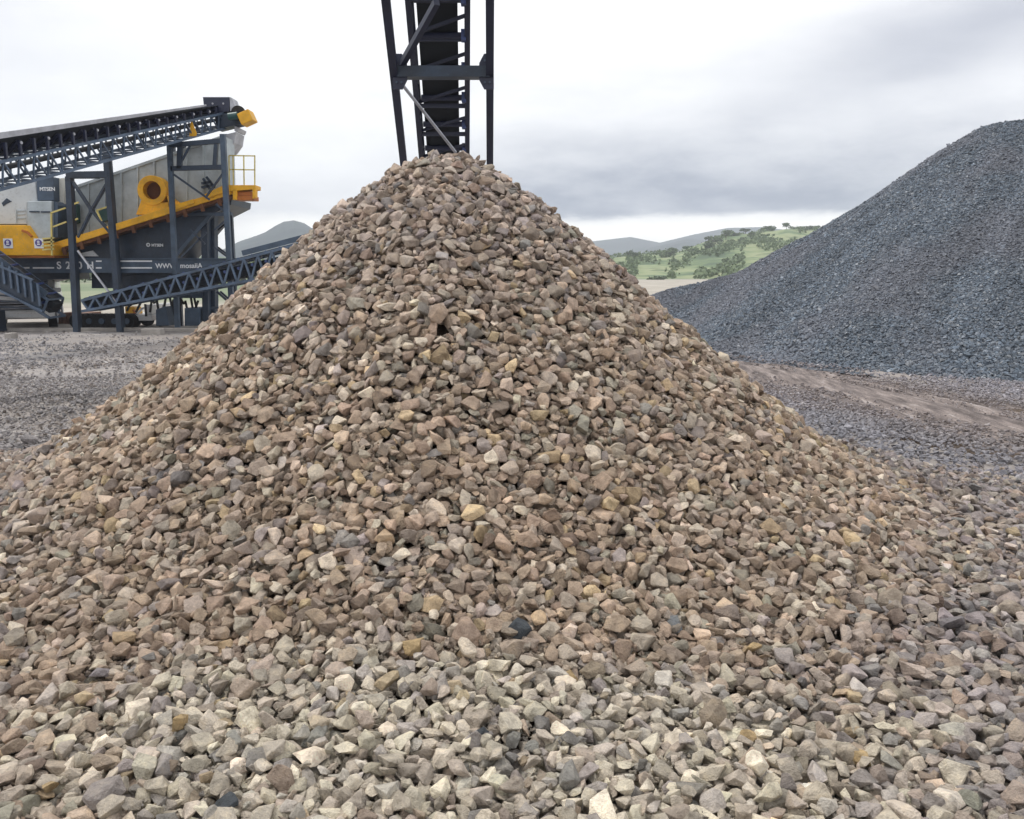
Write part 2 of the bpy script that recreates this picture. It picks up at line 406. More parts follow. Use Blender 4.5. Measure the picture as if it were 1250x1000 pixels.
# labels
asp = S[:, 1] / S[:, 0]; fl = S[:, 2] / S[:, 1]
def shape_word(q):
    if asp[q] < .68: return 'long'
    if fl[q] < .62: return 'flat'
    if asp[q] > .85: return 'blocky'
    return ['angular', 'wedge-shaped', 'chunky'][kind[q] % 3]
med = np.median(aL[order])
def size_word(q): return 'large' if aL[q] > med * 1.12 else ('small' if aL[q] < med * .9 else 'mid-sized')
NUM = ['', 'one', 'two', 'three', 'four', 'five', 'six', 'seven', 'eight', 'nine', 'ten', 'eleven', 'twelve']
lab_used = {}
def stone_label(q):
    ds = sorted(range(len(lm_ix)), key=lambda k: math.hypot(u_[q] - u_[lm_ix[k]], v_[q] - v_[lm_ix[k]]))
    for k in ds[:6]:
        l = lm_ix[k]; wpx = 18.0
        hx = int(round((u_[q] - u_[l]) / wpx)); hy = int(round((v_[q] - v_[l]) / (wpx * .62)))
        hx = max(-12, min(12, hx)); hy = max(-12, min(12, hy))
        parts = []
        if hx: parts.append(NUM[abs(hx)] + (' right' if hx > 0 else ' left'))
        if hy: parts.append(NUM[abs(hy)] + (' below' if hy > 0 else ' above'))
        rel = ' and '.join(parts) if parts else 'touching'
        rel = rel + (' of' if parts and not hy else '')
        s = f"{size_word(q)} {names[cidx[q]]} {shape_word(q)} stone {rel} the {LM[k][4]}"
        if s not in lab_used: break
    lab_used[s] = q; return s
PM_HI = []
for k, (V, T) in enumerate(PROTO_HI):
    me = bpy.data.meshes.new('crushed_stone'); me.from_pydata(V.tolist(), [], T.tolist()); me.update()
    me.materials.append(M['stone_single']); PM_HI.append(me)
for n_, q in enumerate(lm_ix + order):
    o = bpy.data.objects.new('crushed_stone', PM_HI[kind[q]]); COL.objects.link(o)
    m4 = Matrix([[float(R[q, a, b]) for b in range(3)] for a in range(3)]).to_4x4()
    o.matrix_world = Matrix.Translation(pos[q].tolist()) @ m4 @ Matrix.Diagonal((*S[q].tolist(), 1))
    o.color = (*tone[q].tolist(), 1)
    tag(o, LM[n_][5] if n_ < len(lm_ix) else stone_label(q), 'stone', 'loose crushed stones of the heap and its apron')
rest = ~single
Vr, Tr, Cr = scatter(PROTO, kind[rest], pos[rest], R[rest], S[rest], tone[rest])
# grit caught in the gaps between the stones
cs = np.pad(np.cumsum(np.cumsum(H, 0), 1), ((1, 0), (1, 0))); kb = 5
blur = np.full_like(H, 99.0); blur[kb:-kb, kb:-kb] = (cs[2 * kb + 1:, 2 * kb + 1:] - cs[:-2 * kb - 1, 2 * kb + 1:] - cs[2 * kb + 1:, :-2 * kb - 1] + cs[:-2 * kb - 1, :-2 * kb - 1])[:H.shape[0] - 2 * kb, :H.shape[1] - 2 * kb] / (2 * kb + 1) ** 2
ng = 520000; fx_ = RNG.integers(20, nx_ - 20, ng); fy_ = RNG.integers(20, ny_ - 20, ng)
kk = (H[fy_, fx_] < blur[fy_, fx_] - .011) & (blur[fy_, fx_] < 50); gxp = X0 + (fx_ + RNG.random(ng)) * CELL; gyp = Y0 + (fy_ + RNG.random(ng)) * CELL
kk &= (np.abs(gxp) < .66 * gyp + .4) & (RNG.random(ng) < stone_zone(gxp, gyp)) & (gyp < 7.2)
gxp, gyp, gzp = gxp[kk], gyp[kk], H[fy_, fx_][kk]; n_ = len(gxp)
gs = .017 * np.exp(RNG.normal(0, .35, n_)); gS = np.stack([gs, gs * RNG.uniform(.5, .95, n_), gs * RNG.uniform(.4, .8, n_)], 1)
Wg = weights(gxp, gyp, gzp); Wg /= Wg.sum(1, keepdims=True)
gt = (.35 * PC[(RNG.random((n_, 1)) > np.cumsum(Wg, 1)).sum(1).clip(0, len(names) - 1)] + .65 * (Wg @ PC)) * np.exp(RNG.normal(-.1, .2, (n_, 1)))
Vf, Tf, Cf = scatter(CHIP, RNG.integers(0, 24, n_), np.stack([gxp, gyp, gzp + gS[:, 2] * .3], 1), rotmats(RNG.normal(0, .5, (n_, 3)) + np.array([[0, 0, 1.]]), RNG.uniform(0, 6.28, n_)), gS, gt)
sys_n = n_
# earthy core of the heap under its stones
cx = np.arange(X0, X1, .05); cy = np.arange(Y0, Y1, .05); CX, CY = np.meshgrid(cx, cy)
CZ = pile_z(CX, CY) - .012; hide = smooth(.0, .06, CZ - ground_z(CX, CY)); CZ = CZ - (1 - hide) * .05
Vc = np.stack([CX.ravel(), CY.ravel(), CZ.ravel()], 1); Tc = grid_tris(len(cx), len(cy))
Cc = np.tile(np.array([[.16, .12, .09]]), (len(Vc), 1))
V = np.concatenate([Vr, Vc, Vf]); T = np.concatenate([Tr, Tc + len(Vr), Tf + len(Vr) + len(Vc)]); Cx = np.concatenate([Cr, Cc, Cf])
heap = mesh_np('stone_heap', V, T, Cx, M['stone'])
tag(heap, 'tall cone of tan and grey crushed stone spreading to a pale apron', 'stone heap', kind='stuff')
import sys; sys.stderr.write(f'N {NS} {len(T)}')

# ------------------------------------------------------------------ gravel spread over the yard
def chips(n, xr, yr, prob, size, colf, zf, seed, sink=.1, big=.0):
    r = np.random.default_rng(seed)
    x = r.uniform(*xr, n); y = r.uniform(*yr, n); k = r.random(n) < prob(x, y); x, y = x[k], y[k]; n = len(x)
    e = .04; z = zf(x, y); gx_ = (zf(x + e, y) - z) / e; gy_ = (zf(x, y + e) - z) / e
    s = size(x, y) * np.exp(r.normal(0, .32, n))
    Sx = np.stack([s, s * r.uniform(.6, .95, n), s * r.uniform(.35, .7, n)], 1)
    nr = np.stack([-gx_ + r.normal(0, .35, n), -gy_ + r.normal(0, .35, n), np.ones(n)], 1)
    p = np.stack([x, y, z + Sx[:, 2] * (.5 - sink)], 1)
    return scatter(CHIP, r.integers(0, len(CHIP), n), p, rotmats(nr, r.uniform(0, 6.28, n)), Sx, colf(x, y, r))
def pick(cols, wts, r, n, jitter=.18):
    c = np.array(cols); i = r.choice(len(c), n, p=np.array(wts) / sum(wts)); return c[i] * np.exp(r.normal(0, jitter, (n, 1)))
yard_cols = [(.39, .365, .365), (.34, .32, .325), (.50, .475, .46), (.19, .185, .19), (.31, .27, .245)]
def yard_col(x, y, r):
    c = pick(yard_cols, [4, 4, 1.6, .8, 2.4], r, len(x), .13)
    d = smooth(.55, .68, fbm(x * .55 + 3, y * .45, 3, 91)); blue = np.array([[.29, .295, .325]])
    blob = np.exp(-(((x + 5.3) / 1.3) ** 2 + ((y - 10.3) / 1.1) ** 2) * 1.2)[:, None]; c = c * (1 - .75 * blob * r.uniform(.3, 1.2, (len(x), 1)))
    right = (x > 2)
    c = np.where(right[:, None], c * np.array([[.98, 1.0, 1.10]]), c)
    c = c * (1 - .55 * d[:, None]) + blue * .55 * d[:, None] * np.exp(r.normal(0, .2, (len(x), 1)))
    lim = smooth(2.0, .5, np.abs(track_off(x, y)))      # dirt of the wheel track rubs off on its gravel
    return c * (1 - lim[:, None] * .5) + np.array([[.27, .215, .18]]) * lim[:, None] * .5
def track_off(x, y):
    # centre line of the haul track between the heaps
    xc = 3.9 + (13.5 - y) * .34 + .25 * np.sin(y * .6)
    return np.where(x > 1.5, (x - xc) * .95, 9.0)
def p_left(x, y):
    r = np.hypot(x - APEX[0], y - APEX[1])
    return (r > 2.9) * smooth(3.8, .9, np.abs(x) - .64 * y) * smooth(24, 19, y) * (.25 + .75 * smooth(22, 9, y)) * np.clip(.35 + .65 * smooth(.42, .6, fbm(x * .8, y * .8, 3, 61)) + 1.2 * np.exp(-(((x + 5.3) / 1.3) ** 2 + ((y - 10.3) / 1.1) ** 2)), 0, 1) * (1 - .80 * smooth(1.3, .4, np.abs(track_off(x, y)) + 1.2 * (fbm(x * 1.2, y * 2.2, 3, 44) - .5)))
sz = lambda x, y: .026 + .014 * smooth(11, 6, y) + .006 * smooth(9, 18, y)
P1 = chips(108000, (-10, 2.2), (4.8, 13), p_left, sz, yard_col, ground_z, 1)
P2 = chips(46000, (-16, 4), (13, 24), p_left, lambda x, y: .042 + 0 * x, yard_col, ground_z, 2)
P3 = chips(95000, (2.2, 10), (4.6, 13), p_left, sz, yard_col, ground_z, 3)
P4 = chips(20000, (4, 14), (13, 19), p_left, lambda x, y: .040 + 0 * x, yard_col, ground_z, 4)
def merge(L):
    b = 0; Vs, Ts, Cs = [], [], []
    for v, t, c in L: Vs.append(v); Ts.append(t + b); Cs.append(c); b += len(v)
    return np.concatenate(Vs), np.concatenate(Ts), np.concatenate(Cs)
V, T, Cx = merge([P1, P2, P3, P4])
g = mesh_np('yard_gravel', V, T, Cx, M['stone']); tag(g, 'fine grey gravel strewn over the yard around the tan heap', 'gravel', kind='stuff')
print('gravel tris', len(T))

# ------------------------------------------------------------------ dark gravel heap on the right
ridge_px = [(1420, 150, 19.0), (1310, 116, 19.0), (1250, 129, 19.4), (1210, 146, 19.9), (1150, 187, 20.6), (1100, 219, 21.2), (1050, 249, 21.8), (1000, 277, 22.4),
            (950, 302, 23.0), (900, 327, 23.8), (860, 339, 24.6), (820, 348, 25.5), (790, 358, 26.5)]
RP = np.array([list(P(*q)) for q in ridge_px])
def dense(a, n=8):
    o = []
    for i in range(len(a) - 1):
        for t in np.linspace(0, 1, n, endpoint=False): o.append(a[i] * (1 - t) + a[i + 1] * t)
    return np.array(o + [a[-1]])
RPd = dense(RP)
def dark_z(x, y):
    sh = np.shape(x); x = np.ravel(x); y = np.ravel(y); best = np.full(x.shape, -9.0)
    for p in RPd:
        d = np.sqrt((x - p[0]) ** 2 + (y - p[1]) ** 2 + .03)
        best = np.maximum(best, p[2] + .06 - .70 * d)
    best = best + .16 * (fbm(x * .55, y * .55, 4, 13) - .5) + .05 * (fbm(x * 2.6, y * 2.6, 3, 14) - .5)
    k = .16
    return (k * np.log1p(np.exp(np.clip(best / k, -30, 30))) - .06).reshape(sh)
cx = np.arange(2.0, 24, .055); cy = np.arange(11, 31, .055); CX, CY = np.meshgrid(cx, cy)
CZ = dark_z(CX, CY) + .035 * (vnoise(CX * 22, CY * 22, 3) - .5)
def dark_col(x, y, r):
    n = len(x); c = pick([(.155, .19, .235), (.20, .225, .26), (.12, .145, .18), (.27, .29, .315)], [4, 3, 2.2, .7], r, n, .2)
    m_ = smooth(.48, .66, fbm(x * .5 + 1, y * .5 + 7, 4, 41))[:, None]
    c = c * (1 - .5 * m_) + np.array([[.215, .215, .245]]) * .5 * m_
    an = np.arctan2(y - 20, x - 12.5); rd = np.hypot(y - 20, x - 12.5)
    c = c * (.92 + .24 * smooth(.3, .7, fbm(an * 16, rd * .35, 3, 71)))[:, None]
    return c
rr_ = np.random.default_rng(5)
Vg = np.stack([CX.ravel(), CY.ravel(), CZ.ravel()], 1); Cg = dark_col(Vg[:, 0], Vg[:, 1], rr_) * .8
Tg = grid_tris(len(cx), len(cy))
lift = dark_z(CX, CY).ravel() > -.045
Tg = Tg[lift[Tg].any(1)]
def p_dark(x, y):
    z = dark_z(x, y); e = .3
    face = (dark_z(x, y - e) < z + .05)          # side turned to the yard, plus the crest
    return smooth(-.055, .05, z) * np.where(face, 1.0, .12) * (np.abs(x) < .64 * y + 1.5)
D1 = chips(330000, (3.5, 15.5), (11.5, 26.5), p_dark, lambda x, y: .035 + .012 * smooth(1.2, 0, dark_z(x, y)) + 0 * x, dark_col, dark_z, 8, sink=.0)
V, T, Cx = merge([(Vg, Tg, Cg), D1])
dk = mesh_np('gravel_heap', V, T, Cx, M['stone'])
tag(dk, 'huge blue-grey heap of fine gravel behind the tan stones', 'gravel heap', kind='stuff')
print('dark tris', len(T))

# ------------------------------------------------------------------ ground sheet to the horizon
def axis(lo, hi, step, ext_lo, ext_hi, gr=1.16):
    a = list(np.arange(lo, hi, step)); s = step; v = a[-1]
    while v < ext_hi: s *= gr; v += s; a.append(v)
    s = step; v = a[0]; pre = []
    while v > ext_lo: s *= gr; v -= s; pre.append(v)
    return np.array(pre[::-1] + a)
ax_ = axis(-15, 15, .07, -1500, 1500); ay_ = axis(.6, 25, .07, -250, 1600)
AX, AY = np.meshgrid(ax_, ay_)
AZ = ground_z(AX, AY) - .012 + .022 * (fbm(AX * 9, AY * 9, 2, 4) - .5) * smooth(40, 20, AY)
AZ = AZ - .12 * smooth(1.7, 1.2, np.abs(track_off(AX, AY))) * smooth(7, 8, AY) * smooth(34, 32, AY)
m, nt, bs = nodes('ground_soil')
g_ = N(nt, 'ShaderNodeNewGeometry').outputs['Position']
sep = N(nt, 'ShaderNodeSeparateXYZ'); nt.links.new(g_, sep.inputs[0])
n1 = noise(nt, g_, .35, 5, .6); n2 = noise(nt, g_, 38, 5, .7); n3 = noise(nt, g_, 1.6, 6, .6); n4 = noise(nt, g_, .02, 6, .6)
yard = ramp(nt, n3, [(.3, (.24, .225, .23)), (.48, (.32, .30, .295)), (.62, (.39, .355, .325)), (.75, (.30, .28, .28))])
fine = ramp(nt, n2, [(.32, (.55,) * 3), (.5, (.95,) * 3), (.68, (1.35,) * 3)])
yc = mult(nt, yard.outputs[0], fine.outputs[0])
dirt = ramp(nt, n1, [(.42, (0, 0, 0)), (.6, (.8,) * 3)])
mx = N(nt, 'ShaderNodeMix', data_type='RGBA'); nt.links.new(dirt.outputs[0], mx.inputs[0]); nt.links.new(yc, mx.inputs[6])
mx.inputs[7].default_value = (.31, .275, .25, 1)
field = ramp(nt, n4, [(.35, (.12, .16, .09)), (.48, (.17, .215, .12)), (.56, (.26, .28, .18)), (.64, (.13, .17, .10))])
dist = N(nt, 'ShaderNodeMapRange'); dist.inputs[1].default_value = 175; dist.inputs[2].default_value = 190
ofs = N(nt, 'ShaderNodeMath', operation='MULTIPLY_ADD'); nt.links.new(n4, ofs.inputs[0]); ofs.inputs[1].default_value = 60; nt.links.new(sep.outputs[1], ofs.inputs[2])
# the yard ends sooner on the plant side
sx_ = N(nt, 'ShaderNodeMapRange'); nt.links.new(sep.outputs[0], sx_.inputs[0]); sx_.inputs[1].default_value = -4; sx_.inputs[2].default_value = -9
sx_.inputs[3].default_value = 0; sx_.inputs[4].default_value = 110
ad = N(nt, 'ShaderNodeMath', operation='ADD'); nt.links.new(ofs.outputs[0], ad.inputs[0]); nt.links.new(sx_.outputs[0], ad.inputs[1])
nt.links.new(ad.outputs[0], dist.inputs[0])
tan_far = N(nt, 'ShaderNodeMapRange'); nt.links.new(sep.outputs[1], tan_far.inputs[0]); tan_far.inputs[1].default_value = 22; tan_far.inputs[2].default_value = 34
mt = N(nt, 'ShaderNodeMix', data_type='RGBA'); nt.links.new(tan_far.outputs[0], mt.inputs[0]); nt.links.new(mx.outputs[2], mt.inputs[6])
sandy = ramp(nt, noise(nt, g_, .3, 5), [(.35, (.33, .30, .25)), (.6, (.43, .395, .335))]); nt.links.new(sandy.outputs[0], mt.inputs[7])
m2 = N(nt, 'ShaderNodeMix', data_type='RGBA'); nt.links.new(dist.outputs[0], m2.inputs[0]); nt.links.new(mt.outputs[2], m2.inputs[6]); nt.links.new(field.outputs[0], m2.inputs[7])
nt.links.new(m2.outputs[2], bs.inputs['Base Color']); bs.inputs['Roughness'].default_value = .95
bump(nt, bs, n2, .7, .02)
M['ground'] = m
V = np.stack([AX.ravel(), AY.ravel(), AZ.ravel()], 1)
gr = mesh_np('ground', V, grid_tris(len(ax_), len(ay_)), None, M['ground'], True); tag(gr, kind='structure')
# reddish wheel track
tyy = np.arange(7.0, 34, .07); tvv = np.arange(-1.9, 1.9, .06); TV, TY = np.meshgrid(tvv, tyy)
TX = 3.9 + (13.5 - TY) * .34 + .25 * np.sin(TY * .6) + TV / .95
rutz = sum(np.exp(-((TV - c) / .12) ** 2) for c in (-1.0, -.55, .35, .8))
TZ = ground_z(TX, TY) - .05 * rutz + .03 * np.exp(-(TV / .25) ** 2) + .03 * (fbm(TV * 5, TY * 1.2, 3, 8) - .5) + .012 - .09 * smooth(.6, 1.4, np.abs(TV) + .7 * (fbm(TX * 1.5, TY * 1.5, 3, 2) - .5))
m, nt, bs = nodes('haul_track_dirt'); g_ = N(nt, 'ShaderNodeNewGeometry').outputs['Position']
mp = N(nt, 'ShaderNodeMapping'); mp.inputs['Scale'].default_value = (3, .5, 1); mp.inputs['Rotation'].default_value = (0, 0, -.33); nt.links.new(g_, mp.inputs[0])
n1 = noise(nt, mp.outputs[0], 2.5, 6, .65); n2 = noise(nt, g_, 60, 4, .7)
r = ramp(nt, n1, [(.36, (.08, .062, .055)), (.47, (.17, .14, .13)), (.56, (.25, .205, .185)), (.68, (.40, .35, .33))])
nt.links.new(mult(nt, r.outputs[0], ramp(nt, n2, [(.35, (.55,) * 3), (.65, (1.3,) * 3)]).outputs[0]), bs.inputs['Base Color']); bs.inputs['Roughness'].default_value = .85
bump(nt, bs, n2, .5, .015)
tr = mesh_np('dirt_track', np.stack([TX.ravel(), TY.ravel(), TZ.ravel()], 1), grid_tris(len(tvv), len(tyy)), None, m, True); tag(tr, kind='structure')

# ------------------------------------------------------------------ hills and mountains
def hill_mat(name, stops, scale, nz=6):
    m, nt, bs = nodes(name); g_ = N(nt, 'ShaderNodeNewGeometry').outputs['Position']
    a = noise(nt, g_, scale, nz, .6); r = ramp(nt, a, stops)
    nt.links.new(r.outputs[0], bs.inputs['Base Color']); bs.inputs['Roughness'].default_value = 1
    return m
def hill(name, sil, D, d0, d1, m, rough, seed, nx=260, nyy=60):
    sx, sy = zip(*sil); u = np.linspace(min(sx), max(sx), nx); e = np.interp(u, sx, sy)
    dd = np.concatenate([np.linspace(d0, D, nyy), np.linspace(D, d1, 12)[1:]])
    U, DD = np.meshgrid(u, dd)
    t = (500 - e) / F; hgt = np.maximum(0, CAMZ + D * (-sp + t * cp) / (cp + t * sp))
    prof = np.where(DD <= D, smooth(d0, D, DD) ** .8, 1 - .6 * smooth(D, d1, DD))
    X = (U - 625) / F / cp * DD
    Z = prof * hgt[None, :] + rough * (fbm(X / rough / 9, DD / rough / 9, 5, seed) - .5) * smooth(d0, D * .8, DD) - .5
    o = mesh_np(name, np.stack([X.ravel(), DD.ravel(), Z.ravel()], 1), grid_tris(nx, len(dd)), None, m, True)
    tag(o, kind='structure'); return X, DD, Z
green = hill_mat('hill_grass', [(.34, (.07, .11, .06)), (.45, (.12, .175, .08)), (.52, (.22, .265, .13)), (.60, (.27, .30, .16)), (.68, (.11, .15, .07))], .07)
HX, HD, HZ = hill('hill', [(600, 320), (690, 319), (740, 315), (780, 312), (820, 309), (842, 303), (860, 296), (885, 291), (910, 288), (950, 282), (985, 283), (1030, 287), (1100, 292), (1250, 300), (1400, 320)], 360, 150, 600, green, 5, 2, 320, 90)
wood = hill_mat('mountain_woods', [(.35, (.01, .02, .03)), (.6, (.025, .04, .045))], .03)
hill('mountain', [(150, 325), (230, 316), (270, 309), (290, 301), (305, 293), (320, 287), (333, 281), (345, 273), (356, 267), (368, 265), (380, 268), (388, 274), (400, 277), (430, 290), (520, 312), (580, 325)], 900, 600, 1250, wood, 14, 7, 400, 60)
hill('mountain', [(690, 326), (745, 309), (790, 302), (812, 296), (830, 291), (846, 292), (870, 300), (905, 308), (960, 320)], 1120, 800, 1400, wood, 12, 8)
hill('mountain', [(560, 326), (640, 310), (700, 297), (740, 292), (765, 289), (800, 296), (840, 286), (880, 278), (920, 277), (980, 284), (1100, 300), (1200, 326)], 1450, 1250, 1580, wood, 14, 9)
# left low ridge behind the plant
hill('hill', [(-300, 322), (-100, 318), (60, 316), (200, 312), (300, 318), (420, 322), (560, 326)], 520, 260, 800, hill_mat('far_scrub', [(.4, (.07, .11, .05)), (.6, (.15, .19, .08))], .03), 6, 12)

# ------------------------------------------------------------------ trees
def leaf_mat(name, c1, c2):
    m, nt, bs = nodes(name); g_ = N(nt, 'ShaderNodeNewGeometry').outputs['Position']
    r = ramp(nt, noise(nt, g_, .8, 4), [(.35, c1), (.65, c2)]); nt.links.new(r.outputs[0], bs.inputs['Base Color']); bs.inputs['Roughness'].default_value = .8
    return m
LEAF = [leaf_mat('leaves_dark', (.07, .10, .055), (.11, .15, .075)), leaf_mat('leaves_mid', (.10, .14, .065), (.14, .19, .09))]
def crown_mesh(lobes, n, s, seed):
    r = np.random.default_rng(seed); Vs = []
    L = np.array(lobes); w = L[:, 3] * L[:, 4] * L[:, 5]; k = r.choice(len(L), n, p=w / w.sum())
    d = r.normal(size=(n, 3)); d /= np.linalg.norm(d, axis=1, keepdims=True); d *= r.uniform(.45, 1.05, (n, 1))
    c = L[k, :3] + d * L[k, 3:]
    a = r.normal(size=(n, 3)); a /= np.linalg.norm(a, axis=1, keepdims=True); b = np.cross(a, r.normal(size=(n, 3))); b /= np.linalg.norm(b, axis=1, keepdims=True)
    ss = s * r.uniform(.6, 1.3, (n, 1)); v = np.stack([c + a * ss, c + b * ss * .7, c - a * ss * .8, c - b * ss * .7], 1).reshape(-1, 3)
    return v, np.arange(4 * n).reshape(n, 4)
def hill_height(px, D):
    x = (px - 625) / F / cp * D; i = np.argmin((HX - x) ** 2 + (HD - D) ** 2); return x, float(HZ.ravel()[i])
def tree(px, D, h, w, style, label, group=None, leaf=0, name='tree', seed=0):
    x, z = hill_height(px, D) if D < 590 and px > 600 else ((px - 625) / F / cp * D, 0.0)
    t = empty(name, (x, D, z), label, 'tree' if name == 'tree' else 'bush', group)
    rs = random.Random(seed)
    if style == 'umbrella': lobes = [(rs.uniform(-.3, .3) * w, rs.uniform(-.3, .3) * w, h * rs.uniform(.72, .9), w * .28, w * .28, h * .10) for _ in range(7)]
    elif style == 'round': lobes = [(rs.uniform(-.28, .28) * w, rs.uniform(-.28, .28) * w, h * rs.uniform(.45, .85), w * .26, w * .26, h * .17) for _ in range(9)]
    else: lobes = [(rs.uniform(-.38, .38) * w, rs.uniform(-.3, .3) * w, h * rs.uniform(.2, .7), w * .22, w * .22, h * .28) for _ in range(8)]
    v, f = crown_mesh(lobes, 520, max(.12, .035 * w + .1), seed)
    c = mesh_np('crown', v, f, None, LEAF[leaf]); c.parent = t
    b = MB(); th = h * (.75 if style == 'umbrella' else .5); o = Vector((x, D, z - .6))
    b.tube(o, o + Vector((0, 0, th + .6)), max(.08, w * .035), 8, w * .02, False)
    if name == 'tree':
        for k in range(5):
            a = k * 1.3 + seed; p = o + Vector((0, 0, th * .75 + .6)); b.tube(p, p + Vector((math.cos(a) * w * .28, math.sin(a) * w * .28, h * .18)), w * .018, 6, w * .008, False)
    b.build('trunk', M['bark'], t, smoothf=True)
    return t
tree(901, 352, 3.9, 4.6, 'umbrella', 'flat-topped umbrella tree standing alone on the green ridge', seed=3)
tree(923, 352, 4.2, 4.8, 'round', 'fuller round tree just right of the umbrella tree on the ridge', seed=4)
tree(961, 352, 2.0, 6, 'bush', 'broad dark thicket on top of the ridge where the gravel heap begins', leaf=0, name='bush', seed=5)
tree(984, 352, 2.2, 3.8, 'round', 'small tree on the ridge against the edge of the gravel heap', seed=6)
tree(801, 150, 1.1, 4.2, 'bush', 'dark low bush at the near edge of the field beside the dirt bank', name='bush', seed=7)
tree(859, 245, 3.0, 3.6, 'round', 'dark round tree at the foot of the green hill', seed=8)
tree(810, 300, 3, 6, 'bush', 'grey-green clump of trees at the far side of the flat field', leaf=1, name='bush', seed=9)
tree(878, 300, 3.4, 4, 'round', 'leafy tree on the lower slope below the umbrella tree', leaf=1, seed=10)
rs = random.Random(3)
for k in range(30):
    if k < 10: px, D = rs.uniform(735, 850), rs.uniform(260, 340)
    elif k < 24: px, D = rs.uniform(838, 935), rs.uniform(285, 350)
    else: px, D = rs.uniform(930, 1010), rs.uniform(310, 352)
    tree(px, D, rs.uniform(1.2, 2.4), rs.uniform(2.4, 4.6), 'bush' if k % 3 else 'round', 'hazy green tree scattered over the far hillside and field', 'trees scattered over the far green hillside', leaf=k % 2, seed=20 + k)
for k in range(12):
    px, D = 20 + k * 28 + rs.uniform(-9, 9), rs.uniform(90, 170)
    tree(px, D, rs.uniform(2.2, 3.6), rs.uniform(4, 7), 'bush', 'hazy scrub tree in the field behind the screening plant', 'trees in the field behind the plant', leaf=k % 2, seed=80 + k)
# woodland as one mass over the dark part of the slope
r = np.random.default_rng(77); n = 22000; px = r.uniform(725, 1010, n); D = r.uniform(160, 356, n)
msk = (fbm(px / 16, D / 22, 4, 88) + .12 * smooth(60, 0, np.abs(px - 885)) > .585 + .05 * RNG.random(len(px))); px, D = px[msk], D[msk]
xx = (px - 625) / F / cp * D
iu = ((px - 600) / 800 * 319).round().astype(int).clip(0, 319); dv = HD[:, 0]; iv = np.searchsorted(dv, D).clip(0, len(dv) - 1)
zz = HZ[iv, iu]; c = np.stack([xx, D, zz + r.uniform(.0, 1.2, len(px))], 1); n = len(px)
a = r.normal(size=(n, 3)); a /= np.linalg.norm(a, axis=1, keepdims=True); b = np.cross(a, r.normal(size=(n, 3))); b /= np.linalg.norm(b, axis=1, keepdims=True)
ss = r.uniform(.2, .6, (n, 1)); v = np.stack([c + a * ss, c + b * ss * .8, c - a * ss, c - b * ss * .8], 1).reshape(-1, 3)
w_ = mesh_np('woodland', v, np.arange(4 * n).reshape(n, 4), None, LEAF[1]); tag(w_, 'patchy woodland covering the dark slope of the far hill', 'woodland', kind='stuff')

# ------------------------------------------------------------------ trusses
def lerp(a, b, t): return a + (b - a) * t
def truss(mb, A0, A1, B0, B1, n, w=.045, chord=.07, pattern='N', flip=False):
    """A lower chord, B upper chord"""
    mb.bar(A0, A1, chord); mb.bar(B0, B1, chord)
    for k in range(n + 1):
        t = k / n
        if pattern == 'N': mb.bar(lerp(A0, A1, t), lerp(B0, B1, t), w)
        if k < n:
            t2 = (k + 1) / n
            if pattern == 'W':
                tm = (k + .5) / n
                mb.bar(lerp(B0, B1, t), lerp(A0, A1, tm), w); mb.bar(lerp(A0, A1, tm), lerp(B0, B1, t2), w)
            elif flip: mb.bar(lerp(A0, A1, t), lerp(B0, B1, t2), w)
            else: mb.bar(lerp(B0, B1, t), lerp(A0, A1, t2), w)
# ---------------------------------- stacking conveyor above the tan heap
Z3 = Vector((0, 0, 1))
b0, b1 = P(532, 0, 11.5), P(537.5, 190, 14.8); dr = b0 - b1
root = empty('stacking_conveyor', (b1.x, 21.5, 0), 'dark navy stacking conveyor rising over the peak of the tan heap, seen from below', 'conveyor')
Lc0, Lc1, Rc0, Rc1 = P(498, 0, 11.5), P(514, 190, 14.8), P(570.5, 0, 11.5), P(570.5, 190, 14.8)
ext = lambda a, b, t: a + (a - b) * t     # beyond a
tH, tT = 1.25, 1.9
LH, LT, RH, RT = ext(Lc0, Lc1, tH), ext(Lc1, Lc0, tT), ext(Rc0, Rc1, tH), ext(Rc1, Rc0, tT)
RH.z = LH.z = (RH.z + LH.z) / 2; RT.z = LT.z = (RT.z + LT.z) / 2
mb = MB()
upv = Z3 * .52
for s0, s1 in ((LT, LH), (RT, RH)): truss(mb, s0, s1, s0 + upv, s1 + upv, 17, .05, .075)
NL = 20
for k in range(NL + 1):
    a, b = lerp(LT, LH, k / NL), lerp(RT, RH, k / NL); mb.bar(a, b, .05, .06)
    if k < NL: mb.bar(lerp(LT, LH, (k + .1) / NL), lerp(RT, RH, (k + .62) / NL), .04)
mb.build('truss_frame', M['navy'], root)
bl0, bl1, br0, br1 = lerp(LT, RT, .13), lerp(LH, RH, .13), lerp(LT, RT, .83), lerp(LH, RH, .83)
mb = MB(); z1, z2 = Z3 * .07, Z3 * .085
mb.prism([bl0 + z1, br0 + z1, br1 + z1, bl1 + z1], z2 - z1)
m0, m1 = lerp(bl0, br0, .3), lerp(bl1, br1, .3); m2_, m3 = lerp(bl0, br0, .7), lerp(bl1, br1, .7)
t1_, t2_ = Z3 * .50, Z3 * .64
mb.prism([m0 + t1_, m2_ + t1_, m3 + t1_, m1 + t1_], Z3 * .02); mb.prism([bl0 + t2_, m0 + t1_, m1 + t1_, bl1 + t2_], Z3 * .02); mb.prism([m2_ + t1_, br0 + t2_, br1 + t2_, m3 + t1_], Z3 * .02)
mb.build('belt', M['belt'], root)
